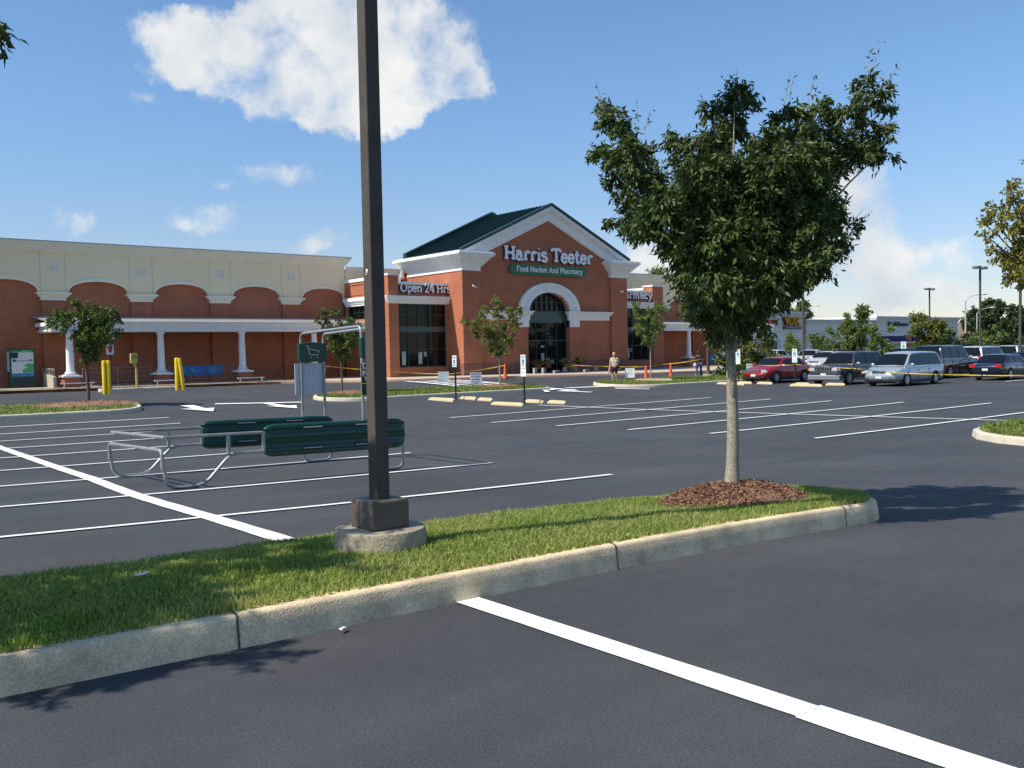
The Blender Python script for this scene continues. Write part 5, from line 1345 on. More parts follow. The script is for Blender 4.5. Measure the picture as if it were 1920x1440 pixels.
# --- tree outside the frame at the left: one sprig reaches into the picture, the crown throws the shade on the grass
cl = []
for k in range(80):
    a = random.uniform(0, 6.28); r = 1.55 * math.sqrt(random.random()); h = random.uniform(2.3, 4.2)
    x = -1.22 + r * math.cos(a) * (0.6 + .08 * h); y = 6.5 + r * math.sin(a) * .8
    if x > .205 / 1.127 * y - .22: x = .205 / 1.127 * y - .22 - random.random() * .5
    cl.append(((x, y, h), random.uniform(.22, .38)))
cl += [(tuple(atZ(4, 68, 5.3)), .055), (tuple(atZ(-25, 70, 5.3)), .12), (tuple(atZ(-70, 80, 5.3)), .2)]
tree('tree beyond the left edge, only a sprig of leaves showing in the top corner', (-1.4, 6.4, .1), (-1.4, 6.4, 1.7), .07, cl, 620, .07, LF_MAIN, BARK, limbs=14, name='zelkova_tree')
# --- trees in the middle distance; clumps are (right, up, radius, depth) in metres round the trunk
def plant(label, x, y, H, spread, lm, dens=60, size=.13, seedv=1, trunk=.05, trunkh=.35, shape='vase', group=None, zb=None, n=26, name='tree', cat='tree', over=None, limbs=10, lift_=0.15, barkm=BARKD, k=1.0):
    random.seed(seedv); zb = g1(x, y) + lift_ if zb is None else zb
    cl = []
    if over: cl = [((x + k * (R0[0] * a + F0[0] * d), y + k * (R0[1] * a + F0[1] * d), zb + k * h), r * k * .92) for a, h, r, d in over]
    else:
        for kk in range(n):
            u = random.random(); 
            if shape == 'vase': w = spread * (.25 + .75 * u) ; h = H * (trunkh + (1 - trunkh) * (u * .82 + .05))
            elif shape == 'round': w = spread * math.sqrt(max(.08, 1 - (2 * u - 1) ** 2)); h = H * (trunkh + (1 - trunkh) * (u * .85 + .05))
            elif shape == 'cone': w = spread * (1.02 - u); h = H * (trunkh + (1 - trunkh) * u * .92)
            else: w = spread; h = H * (.15 + .7 * u)
            a = random.uniform(0, 6.28); q = w * math.sqrt(random.random())
            cl.append(((x + q * math.cos(a), y + q * math.sin(a), zb + h), random.uniform(.10, .19) * max(spread * 1.3, H * .45)))
    return tree(label, (x, y, zb), (x, y, zb + H * trunkh * k), trunk, cl, dens, size, lm, barkm, wd=.55, group=group, limbs=limbs, name=name, cat=cat, twig=8)
G1 = 'young trees in the parking lot islands'
# (right, up, r, depth) from the photograph
plant('dark heart-shaped young tree on the left grass island, in front of the brick wall', 9.95, 38.0, 4.9, 1.5, LF_GRN, 65, .12, 3, .075, group=G1, over=[
 (-1.2,4.1,.45,0),(-.75,4.2,.5,.2),(-1.3,3.8,.35,-.3),(-.3,4.35,.45,.3),(-.55,4.7,.28,0),(-.7,3.7,.5,-.3),(-.2,3.8,.6,0),(.3,4.15,.5,.3),(.75,4.3,.45,-.2),(1.15,4.2,.4,0),(1.4,3.95,.25,.2),(.7,3.7,.55,.3),(1.1,3.5,.45,-.3),(1.45,3.25,.25,0),(1.1,3.05,.3,.2),(-.5,3.1,.45,.3),(.1,3.1,.6,-.3),(.6,2.9,.5,0),(-.3,2.6,.42,0),(.3,2.45,.45,.2),(-.1,2.15,.35,0),(.45,2.1,.25,0),(0,3.5,.7,.5),(.1,3.0,.6,.6)], trunkh=.36, k=.83)
plant('young tree on the left end of the middle island, behind the trolley bay sign', 20.5, 37.0, 4.0, 1.1, LF_GRN, 60, .12, 4, .05, group=G1, over=[
 (-.75,3.75,.38,0),(-1.0,3.45,.25,.2),(-.55,3.2,.4,-.2),(-.2,3.95,.3,0),(-.1,3.3,.45,.2),(.35,3.5,.3,0),(.75,3.35,.3,.1),(.45,3.0,.45,-.2),(.85,2.8,.35,0),(-.5,2.7,.42,.2),(.0,2.6,.5,0),(.5,2.4,.42,0),(-.3,2.2,.38,0),(.1,2.0,.36,.1),(.3,1.8,.22,0)], trunkh=.36, k=.94)
plant('young yellow green tree left of the store entrance', 29.2, 36.4, 4.0, 1.2, LF_BRO, 75, .11, 5, .05, group=G1, over=[
 (-1.5,2.85,.16,0),(-1.25,2.8,.2,0),(-1.0,2.6,.22,0),(-.65,3.3,.3,.1),(-.75,2.95,.28,0),(-.6,2.5,.35,-.1),(-.9,2.3,.25,.1),(-.05,3.75,.25,0),(.05,3.4,.27,.1),(.0,3.0,.33,0),(.6,3.35,.3,0),(.85,3.3,.25,.1),(.55,2.95,.33,-.1),(.75,2.6,.3,0),(-.25,2.5,.42,0),(.25,2.5,.42,.2),(-.5,2.05,.36,0),(.0,1.95,.42,0),(.45,2.0,.36,.1),(-.2,1.6,.32,0),(.2,1.6,.32,0),(.0,1.35,.2,0)], trunkh=.28, barkm=BARK, k=1.18)
plant('slim bright green young tree on the right grass island', 39.8, 35.7, 3.9, .8, LF_BRT, 60, .11, 6, .045, group=G1, over=[
 (-.7,3.85,.3,0),(-.65,3.45,.33,.1),(-.45,3.05,.4,0),(-.5,2.6,.36,0),(-.3,2.25,.36,0),(.05,3.5,.33,0),(.45,3.7,.38,.1),(.7,3.5,.28,0),(.35,3.15,.45,0),(.0,2.8,.45,.2),(.4,2.6,.38,0),(.1,2.2,.38,0),(-.1,1.95,.27,0),(.25,1.95,.2,0)], trunkh=.38, barkm=BARK, k=1.13)
def place(px, Z): d = ray(px, 660) / FPX; k = Z / (d @ FW); return d[0] * k, d[1] * k
G2 = 'trees and bushes at the edge of the far lot'
def far(px, ptop, pbot, half, Z, lm, label, shape='round', seedv=1, dens=30, size=.28, n=24, trunkh=.12, name='tree', cat='tree'):
    x, y = place(px, Z); hz = 658 - .02 * (px - 960); zt_ = EYE + (hz - ptop) * Z / FPX; zb = EYE + (hz - pbot) * Z / FPX
    return plant(label, x, y, zt_ - zb, half * Z / FPX, lm, dens, size, seedv, .09, trunkh, shape, G2, zb, n, name, cat)
far(1385, 585, 712, 42, 66, LF_GRN, 'green tree behind the big tree trunk, left of the shop with the orange lettering', 'round', 11, 34, .24, 30, name='tree')
far(1425, 575, 705, 34, 64, LF_OLV, 'olive tree covering the left of the shop with the orange lettering', 'round', 12, 34, .22, 24)
far(1372, 668, 712, 30, 58, LF_SHR, 'low round shrub on the verge right of the big trunk', 'bush', 13, 34, .2, 16, name='shrub', cat='shrub')
far(1412, 672, 702, 26, 62, LF_SHR, 'low shrub behind the small white notice', 'bush', 14, 34, .2, 12, name='shrub', cat='shrub')
far(1446, 660, 690, 16, 78, LF_SHR, 'round shrub above the roof of the red sedan, left one', 'bush', 15, 26, .2, 10, name='shrub', cat='shrub')
far(1470, 658, 690, 13, 80, LF_SHR, 'round shrub above the roof of the red sedan, right one', 'bush', 16, 26, .2, 10, name='shrub', cat='shrub')
far(1488, 618, 690, 17, 84, LF_BRT, 'slender light green tree right under the orange shop lettering', 'vase', 17, 24, .22, 16)
far(1528, 600, 690, 18, 88, LF_GRN, 'thin open tree right beside the thin lamp post', 'vase', 18, 18, .22, 16)
far(1556, 604, 690, 20, 92, LF_BRT, 'light green tree between the thin lamp post and the tall pointed tree', 'round', 19, 24, .24, 16)
far(1600, 560, 692, 36, 74, LF_GRN, 'tall pointed green tree in front of the low grey shops', 'vase', 20, 34, .24, 34, trunkh=.12)
far(1590, 630, 692, 30, 76, LF_DRK, 'dark tree base filling under the tall pointed tree', 'round', 21, 30, .24, 14)
far(1642, 602, 690, 30, 90, LF_BRT, 'yellow green tree left of the shop with dark lettering', 'vase', 22, 26, .26, 22)
far(1668, 640, 690, 18, 92, LF_BRT, 'low light green tree under the shop with dark lettering', 'round', 23, 24, .26, 12)
far(1742, 572, 694, 33, 82, LF_OLV, 'brownish green tree in front of the far lamp post', 'vase', 24, 36, .26, 30, trunkh=.2)
far(1722, 632, 690, 24, 88, LF_BRT, 'light green bush left of the brownish tree', 'bush', 25, 26, .26, 12, name='shrub', cat='shrub')
far(1775, 612, 690, 34, 96, LF_SHR, 'wide green bush right of the brownish tree', 'round', 26, 28, .3, 20, name='shrub', cat='shrub')
far(1812, 624, 690, 26, 104, LF_DRK, 'dark bush under the house roof', 'round', 27, 26, .3, 14, name='shrub', cat='shrub')
far(1838, 615, 690, 26, 92, LF_BRT, 'yellow green bush at the foot of the tall lamp post', 'round', 28, 28, .28, 16, name='shrub', cat='shrub')
far(1878, 605, 690, 30, 90, LF_BRT, 'light green bush above the white van', 'round', 29, 28, .28, 18, name='shrub', cat='shrub')
far(1905, 570, 690, 32, 72, LF_DRK, 'dark green tree at the right edge, under the yellowing tree', 'round', 30, 36, .24, 26, trunkh=.2)
far(1862, 560, 672, 44, 190, LF_DRK, 'big dark tree on the rise behind the tall lamp post', 'round', 31, 30, .6, 30)
far(1830, 575, 672, 30, 200, LF_DRK, 'dark tree left of the big tree on the rise', 'round', 32, 30, .6, 20)
far(1905, 566, 672, 30, 180, LF_DRK, 'dark tree right of the big tree on the rise', 'round', 33, 30, .6, 20)
far(1700, 630, 676, 60, 230, LF_DRK, 'dark tree line glimpsed behind the low grey shops', 'bush', 37, 24, .7, 20)
far(1492, 552, 640, 26, 180, LF_GRN, 'green tree top rising behind the shop with the orange lettering', 'round', 34, 34, .6, 22)
far(1232, 492, 620, 22, 120, LF_BRT, 'feathery tree top showing over the store roof right of the gable', 'round', 35, 16, .3, 14)
far(1195, 505, 600, 8, 130, LF_GRN, 'small tree tip over the store roof close to the gable corner', 'cone', 36, 16, .3, 6)
# yellowing tree at the right edge
Zr = 21.0
YC = [(1893,352,10),(1905,350,11),(1888,362,9),(1905,375,16),(1918,385,14),(1860,395,10),(1855,405,16),(1878,405,20),(1900,420,22),(1850,422,12),(1875,430,18),(1918,430,20),(1842,437,7),(1852,448,9),(1912,455,18),(1862,470,14),(1880,480,22),(1905,485,24),(1885,500,22),(1910,515,22),(1893,522,16),(1918,535,14),(1930,400,30),(1935,450,35),(1940,500,40),(1950,350,25),(1955,430,45),(1960,300,30)]
x_, y_ = place(1965, Zr)
tree('yellowing tree leaning in from the right edge', (x_, y_, g1(x_, y_)), tuple(atZ(1962, 560, Zr)), .10, [(tuple(atZ(a, b, Zr + random.uniform(-.5, .5))), max(.09, c * Zr / FPX)) for a, b, c in YC], 60, .11, LF_YEL, BARKD, wd=.6, limbs=14, twig=9)
# ------------------------------------------------------------------ cars: +X is the nose, origin on the ground under the middle
TYRE = mat('tyre', (.015, .015, .016), .85); RIM = mat('rim_silver', (.62, .63, .65), .4, metal=.25); CGL = mat('car_glass', (.006, .008, .010), .05, spec=.35)
CHR = mat('chrome', (.7, .7, .72), .15, metal=1.0); BLP = mat('black_plastic', (.015, .015, .017), .6); HLM = mat('headlight', (.42, .44, .47), .12, spec=.8); TLM = mat('tail_light', (.50, .015, .015), .2, coat=.5)
PLT = mat('licence_plate', (.62, .66, .68), .5); WELL = mat('wheel_well', (.004, .004, .005), .9); AMB = mat('amber_lens', (.7, .25, .04), .3)
INTR = mat('seat_interior', (.06, .06, .06), .8)
def crom(S, n=4, flat=False):
    A = np.array(S, float); out = []
    for i in range(len(A) - 1):
        p0 = A[max(0, i-1)]; p1 = A[i]; p2 = A[i+1]; p3 = A[min(len(A)-1, i+2)]
        m1 = (p2 - p0) / 2; m2 = (p3 - p1) / 2
        # keep tangents from overshooting where two stations are close together
        L_ = abs(p2[..., 0] - p1[..., 0]); 
        m1 = np.clip(m1, -2.2 * abs(p2 - p1) - 1e-9, 2.2 * abs(p2 - p1) + 1e-9); m2 = np.clip(m2, -2.2 * abs(p2 - p1) - 1e-9, 2.2 * abs(p2 - p1) + 1e-9)
        for k in range(n):
            t = k / n; out.append((2*t**3 - 3*t*t + 1) * p1 + (t**3 - 2*t*t + t) * m1 + (-2*t**3 + 3*t*t) * p2 + (t**3 - t*t) * m2)
    out.append(A[-1])
    if flat: return [(o[0][0], o[0][1]) for o in out]
    return [[tuple(v) for v in o] for o in out]
def car(label, x, y, rz, col, L, Wd, H, kind, wb, group='cars parked in the lot', tall=False, wr=.33, low=None, grille='bars', detail=True, dark_low=None, rails=False, parts=True):
    paint = mat('paint_%d_%d_%d' % tuple(int(c * 999) for c in col), col, .28, metal=.35, coat=1.0, spec=.5)
    t = thing(kind, label, 'car', (x, y, g1(x, y)), rz, group)
    hw = Wd / 2; gc = .20 if not tall else .28
    if kind == 'sedan':
        bl = .93 if H < 1.5 else .95
        hood = [( .0, .55, .80), (.03, .28, .86), (.10, .22, .97), (.20, .2, 1.0), (.5, .2, 1.0), (.80, .2, 1.0), (.90, .22, .96), (.965, .28, .84), (1.0, .40, .66)]
        top = [.80, .90, .965, .97, .95, .93, .80, .72, .58]
        gh = [(.10, bl - .01), (.27, H - .035), (.40, H), (.55, H - .01), (.60, H - .05), (.755, .93)]
        win = dict(rear=(0, 1), front=(4, 5))
        sides = [((.19, .25 + .03), (.38, .385)), ((.395, .40), (.545, .54)), ((.555, .55), (.695, .60))]
    elif kind == 'minivan':
        bl = 1.0
        hood = [(.0, .5, .93), (.02, .25, .97), (.10, .22, 1.0), (.5, .2, 1.0), (.82, .2, 1.0), (.92, .22, .95), (.975, .28, .82), (1.0, .42, .62)]
        top = [1.0, 1.05, 1.04, 1.0, .97, .85, .76, .60]
        gh = [(.012, 1.02), (.085, H - .06), (.20, H - .01), (.45, H), (.60, H - .03), (.645, H - .08), (.815, .98)]
        win = dict(rear=(0, 1), front=(5, 6)); sides = [((.055, .105), (.33, .33)), ((.345, .345), (.555, .555)), ((.57, .57), (.735, .66))]
    else:  # suv
        bl = H * .60
        hood = [(.0, .45, .93), (.02, .30, .97), (.08, .28, 1.0), (.5, .26, 1.0), (.88, .28, 1.0), (.96, .30, .96), (.985, .36, .90), (1.0, .48, .84)]
        top = [bl - .02, bl + .02, bl + .02, bl, bl - .02, bl - .09, bl - .16, bl - .35]
        gh = [(.015, bl), (.06, H - .05), (.15, H), (.50, H), (.58, H - .03), (.61, H - .07), (.715, bl)]
        win = dict(rear=(0, 1), front=(5, 6)); sides = [((.05, .085), (.235, .235)), ((.25, .25), (.42, .42)), ((.435, .435), (.66, .605))]
    X = lambda u: (u - .5) * L
    b = MB(); secs = []
    ft = [(-.001,)]
    us = []; 
    for (u, zb, wf), zt in zip(hood, top):
        w = hw * wf; zm = (zb + zt) / 2
        half = [(0, zb), (w * .8, zb), (w * .95, zb + .08), (w, zb + (zt - zb) * .38), (w * 1.0, zb + (zt - zb) * .62), (w * .975, zt - (zt - zb) * .14), (w * .90, zt - .015), (w * .5, zt + .015), (0, zt + .022)]
        secs.append([(X(u), p, q) for p, q in half] + [(X(u), -p, q) for p, q in half[::-1][1:-1]])
    def resec(S, n=3):
        out = []
        for a, c in zip(S[:-1], S[1:]):
            for k in range(n): t_ = k / n; out.append([tuple(a[i][j] * (1 - t_) + c[i][j] * t_ for j in range(3)) for i in range(len(a))])
        out.append(S[-1]); return out
    b.loft(crom(secs, 5), closed=True, cap=True, smooth=True); body = b.build('body', paint, t, angle=50)
    gh0 = gh; gh = [tuple(q) for q in crom([[(a, z, 0)] for a, z in gh], 5, True)]
    # greenhouse
    zb0 = min(g[1] for g in gh) - .06
    def wtop(z): f = (z - bl) / max(.01, H - bl); return hw * (.93 - .20 * max(0, f))
    b = MB(); secs = []
    for u, z in gh:
        wt = wtop(z); zc = max(z, bl - .02)
        half = [(0, bl - .10), (hw * .94, bl - .10), (hw * .935, bl), (wt + .012, max(bl + .001, zc - .05)), (wt - .05, zc - .008), (wt * .5, zc + .012), (0, zc + .018)]
        secs.append([(X(u), p, q) for p, q in half] + [(X(u), -p, q) for p, q in half[::-1][1:-1]])
    b.loft(secs, closed=True, cap=True, smooth=True); b.build('roof', paint, t, angle=40)
    # windows
    def roofz(u):
        for (a, za), (c, zc) in zip(gh[:-1], gh[1:]):
            if a <= u <= c: return za + (zc - za) * (u - a) / (c - a)
        return gh[-1][1]
    def sidept(u, z): # on the side surface
        zt = max(bl + .002, roofz(u) - .05); f = (z - bl) / (zt - bl) if zt > bl + .01 else 0
        return hw * .935 + (wtop(roofz(u)) + .012 - hw * .935) * max(0, min(1, f)) + .018
    for (b0, t0), (b1, t1) in sides:
        for sgn in (-1, 1):
            b = MB(); n = 5; lo_, hi_ = [], []
            for k in range(n + 1):
                ub = b0 + (b1 - b0) * k / n; ut = t0 + (t1 - t0) * k / n; zt = roofz(ut) - .085
                lo_.append((X(ub), sgn * sidept(ub, bl + .035), bl + .035)); hi_.append((X(ut), sgn * sidept(ut, zt), max(zt, bl + .06)))
            b.add(lo_ + hi_, [(k, k + 1, n + 2 + k, n + 1 + k) for k in range(n)])
            b.build('side_window', CGL, t)
    for nm, (i, j) in (('rear_window', win['rear']), ('windscreen', win['front'])):
        (ua, za), (uc, zc) = gh0[i], gh0[j]; b = MB(); n = 4; V = []
        lo_f, hi_f = (.10, .90)
        for q in (lo_f, hi_f):
            u = ua + (uc - ua) * q; z = roofz(u); z2 = max(z, bl - .02)
            wt = wtop(z) - .07
            for k in range(7):
                s = -1 + 2 * k / 6; dx = (1 if nm == 'windscreen' else -1) * .035; 
                V.append((X(u) + dx, s * wt, z2 + .045 - .025 * s * s))
        b.add(V, [(k, k + 1, 8 + k, 7 + k) for k in range(6)], True); b.build(nm, CGL, t)
    # wheels
    wx = wb / 2; off = (.02 * L if kind == 'sedan' else .0)
    for sx_ in (1, -1):
        for sy in (1, -1):
            cx = sx_ * wx + off; w = MB()
            N = 20; aw_ = wr + .055; pts = []
            for k in range(N + 1):
                a = -.35 + (math.pi + .7) * k / N; pts.append((cx + aw_ * math.cos(a), wr + aw_ * math.sin(a)))
            w.prism([(p, q) for p, q in pts], 'y', sy * (hw + .004), sy * (hw - .22)); w.build('wheel_arch', WELL, t)
            w = MB(); prof = [(wr * .62, -.10), (wr * .93, -.11), (wr, -.085), (wr, .085), (wr * .93, .11), (wr * .62, .10)]
            vs = []; n = 24
            for r_, d in prof:
                for k in range(n): a = 2 * math.pi * k / n; vs.append((cx + r_ * math.cos(a), sy * (hw - .088 + d), wr + r_ * math.sin(a)))
            w.add(vs, [(i*n+k, i*n+(k+1)%n, (i+1)*n+(k+1)%n, (i+1)*n+k) for i in range(len(prof)-1) for k in range(n)], True)
            ty = w.build('tyre', TYRE, t)
            w = MB(); yo = sy * (hw + .016); 
            vs = [(cx + wr * .64 * math.cos(2*math.pi*k/n), yo - sy * .012, wr + wr * .64 * math.sin(2*math.pi*k/n)) for k in range(n)]; 
            w2 = MB(); w2.add(vs, [tuple(range(n))]); w2.build('rim_shadow', BLP, ty)
            ns = 7 if kind != 'suv' else 5
            for k in range(ns):
                a = 2 * math.pi * k / ns; d = Vector((math.cos(a), 0, math.sin(a)))
                w.obox(Vector((cx, yo - sy * .008, wr)) + d * wr * .34, d, (0, 1, 0), d.cross(Vector((0, 1, 0))), wr * .30, .008, wr * (.105 if kind != 'minivan' else .13))
            ring = []
            for r_ in (wr * .57, wr * .66):
                for k in range(n): a = 2 * math.pi * k / n; ring.append((cx + r_ * math.cos(a), yo, wr + r_ * math.sin(a)))
            w.add(ring, [(k, (k+1)%n, n+(k+1)%n, n+k) for k in range(n)]); w.tube([(cx, yo - sy * .03, wr), (cx, yo + sy * .002, wr)], wr * .14, 10)
            w.build('rim', RIM, ty)
    # front: lamps, grille, plate, bumper
    def bodyx(z, front, inset_=.0):
        a = secs_body_front if front else None
    hz = {'sedan': .66, 'minivan': .70, 'suv': bl - .22}[kind]; fx = L / 2
    for sy in (1, -1):
        b = MB(); 
        if kind == 'suv': b.obox((fx - .03, sy * hw * .68, hz), (1, sy * .18, 0), (0, 1, 0), (0, 0, 1), .05, .16, .085)
        else: b.obox((fx - .115 if kind == 'sedan' else fx - .10, sy * hw * .70, hz + .02), (1, sy * .55, -.25), (0, 1, 0), (.2, 0, 1), .10, .17, .065)
        b.build('headlight', HLM, t, bevel=.02)
        b = MB(); b.obox((fx - .10, sy * hw * .90, hz), (1, sy * 1.2, 0), (0, 1, 0), (0, 0, 1), .07, .03, .05); b.build('indicator', AMB, t)
        b = MB(); b.obox((fx - .045, sy * hw * .66, .36 if kind != 'suv' else .50), (1, sy * .2, 0), (0, 1, 0), (0, 0, 1), .03, .11, .05); b.build('fog_lamp', BLP, t, bevel=.02)
        # tail lights
        zl = {'sedan': .80, 'minivan': 1.02, 'suv': bl - .08}[kind]
        b = MB(); b.obox((-fx + .03, sy * hw * .76, zl), (1, 0, 0), (0, 1, 0), (0, 0, 1), .05, .17 if kind == 'sedan' else .09, .09 if kind == 'sedan' else .22); b.build('tail_light', TLM, t, bevel=.02)
        # mirrors, handles, door gaps
        um = {'sedan': .70, 'minivan': .73, 'suv': .655}[kind]
        b = MB(); b.ell((X(um), sy * (hw + .10), bl + .08), (.075, .11, .075), 10, 8); b.tube([(X(um), sy * (hw - .1), bl + .02), (X(um), sy * (hw + .06), bl + .06)], .025, 6); b.build('wing_mirror', paint if col[0] > .03 and kind != 'suv' else mat('mirror_silver', (.4, .4, .42), .3, metal=.5), t)
    us_ = {'sedan': (.39, .55, .70), 'minivan': (.34, .56, .745), 'suv': (.245, .43, .665)}[kind]
    for u in us_:
        for sy in (1, -1): b = MB(); b.box(X(u) - .006, X(u) + .006, sy * (hw + .0015), sy * (hw - .03), .38, bl - .14); b.build('door_gap', WELL, t)
    for u in us_[:2]:
        for sy in (1, -1): b = MB(); b.box(X(u) + .05, X(u) + .22, sy * (hw + .012), sy * (hw - .03), bl - .19, bl - .155); b.build('door_handle', paint if kind != 'suv' else BLP, t)
    b = MB(); b.box(-fx + .2, fx - .25, -hw * .97, hw * .97, gc - .04, gc + .10); b.build('sill', dark_low or BLP, t)
    b = MB()
    gw = {'sedan': .42, 'minivan': .36, 'suv': .52}[kind] * hw * 1.0; gh_ = .075 if kind != 'suv' else .11
    gx = fx - (.035 if kind != 'suv' else .015)
    b.box(gx - .06, gx + .012, -gw, gw, hz - gh_, hz + gh_); gr = b.build('grille', BLP if kind != 'sedan' else mat('grille_dark', (.05, .06, .09), .3), t, bevel=.01)
    b = MB()
    if grille == 'bars':
        for k in range(3 if kind == 'sedan' else 2): zc = hz + gh_ * (-.75 + .75 * k); b.box(gx, gx + .022, -gw * 1.02, gw * 1.02, zc - .014, zc + .014)
    elif grille == 'slots':
        for k in range(8): yc = -gw + 2 * gw * k / 7; b.box(gx, gx + .03, yc - .025, yc + .025, hz - gh_ * 1.05, hz + gh_ * 1.05)
        b.box(gx, gx + .028, -gw - .02, gw + .02, hz + gh_, hz + gh_ + .02); b.box(gx, gx + .028, -gw - .02, gw + .02, hz - gh_ - .02, hz - gh_)
    b.build('grille_bars', CHR, gr)
    b = MB(); b.box(fx - .05, fx + .012, -.155, .155, .40 if kind != 'suv' else .52, .52 if kind != 'suv' else .64); b.build('licence_plate', PLT, t)
    b = MB(); b.box(-fx - .012, -fx + .05, -.155, .155, .55 if kind == 'sedan' else .8, .67 if kind == 'sedan' else .92); b.build('licence_plate', PLT, t)
    b = MB(); b.box(fx - .06, fx - .006, -hw * .52, hw * .52, .27, .345); b.build('bumper_intake', BLP, t, bevel=.01)
    if dark_low:
        b = MB(); b.box(fx - .30, fx + .02, -hw * .98, hw * .98, .28, .56); b.build('front_bumper', dark_low, t, bevel=.05)
    if rails:
        for sy in (1, -1):
            b = MB(); b.tube([(X(.10), sy * hw * .72, H + .02), (X(.14), sy * hw * .72, H + .06), (X(.50), sy * hw * .72, H + .06), (X(.56), sy * hw * .72, H + .0)], .02, 6)
            b.build('roof_rail', BLP, t)
    return t
P_ = R(180)
car('red sedan with a chrome barred grille, nose towards the wheel stops', 45.95, 31.35, P_, (.36, .008, .012), 4.84, 1.83, 1.45, 'sedan', 2.78)
car('dark grey off-roader with a slotted chrome grille, between the red sedan and the minivan', 46.3, 27.15, P_, (.045, .05, .065), 4.82, 1.94, 1.76, 'suv', 2.92, tall=True, wr=.38, grille='slots', dark_low=mat('silver_bumper', (.30, .31, .33), .35, metal=.5), rails=True)
car('silver blue minivan parked nose out at the end of the row', 46.1, 23.85, P_, (.38, .45, .48), 5.1, 1.92, 1.72, 'minivan', 3.0, wr=.33)
car('dark navy sedan seen from behind with red tail lights, right of the minivan', 54.9, 22.5, 0, (.012, .018, .045), 4.85, 1.80, 1.44, 'sedan', 2.8)
car('big black SUV behind the minivan', 56.7, 26.6, 0, (.008, .008, .012), 5.3, 2.0, 1.98, 'suv', 3.3, tall=True, wr=.39, rails=True)
car('white SUV behind the navy sedan', 63.4, 27.2, 0, (.72, .72, .73), 5.0, 1.95, 1.86, 'suv', 2.95, tall=True, wr=.38, rails=True)
car('pale silver van at the right edge, behind everything', 72.5, 28.6, 0, (.50, .56, .60), 5.0, 1.9, 1.85, 'suv', 3.0, tall=True, wr=.36)
car('dark purple sedan cut by the right edge, behind the navy sedan', 62.6, 24.0, 0, (.022, .02, .04), 4.7, 1.8, 1.46, 'sedan', 2.7)
for px, Z, rz, col, kd, lb, sz in ((1518, 79, R(200), (.70, .70, .72), 'sedan', 'white car behind the rear window of the red sedan', (4.6, 1.8, 1.48, 2.7)),
    (1553, 70, R(185), (.66, .67, .70), 'sedan', 'white sedan directly behind the front of the off-roader', (4.7, 1.8, 1.46, 2.7)),
    (1449, 86, R(190), (.70, .71, .73), 'sedan', 'white car mostly hidden behind the two round shrubs', (4.6, 1.8, 1.5, 2.7)),
    (1583, 82, R(180), (.30, .01, .015), 'sedan', 'distant red car showing its roof over the off-roader', (4.6, 1.8, 1.50, 2.7)),
    (1690, 84, R(180), (.02, .03, .06), 'sedan', 'distant dark blue car showing its roof over the minivan', (4.7, 1.8, 1.52, 2.7)),
    (1512, 90, R(180), (.05, .05, .07), 'sedan', 'distant dark car left of the white cars', (4.7, 1.8, 1.52, 2.7))):
    x, y = place(px, Z); car(lb, x, y, rz, col, sz[0], sz[1], sz[2], kd, sz[3])

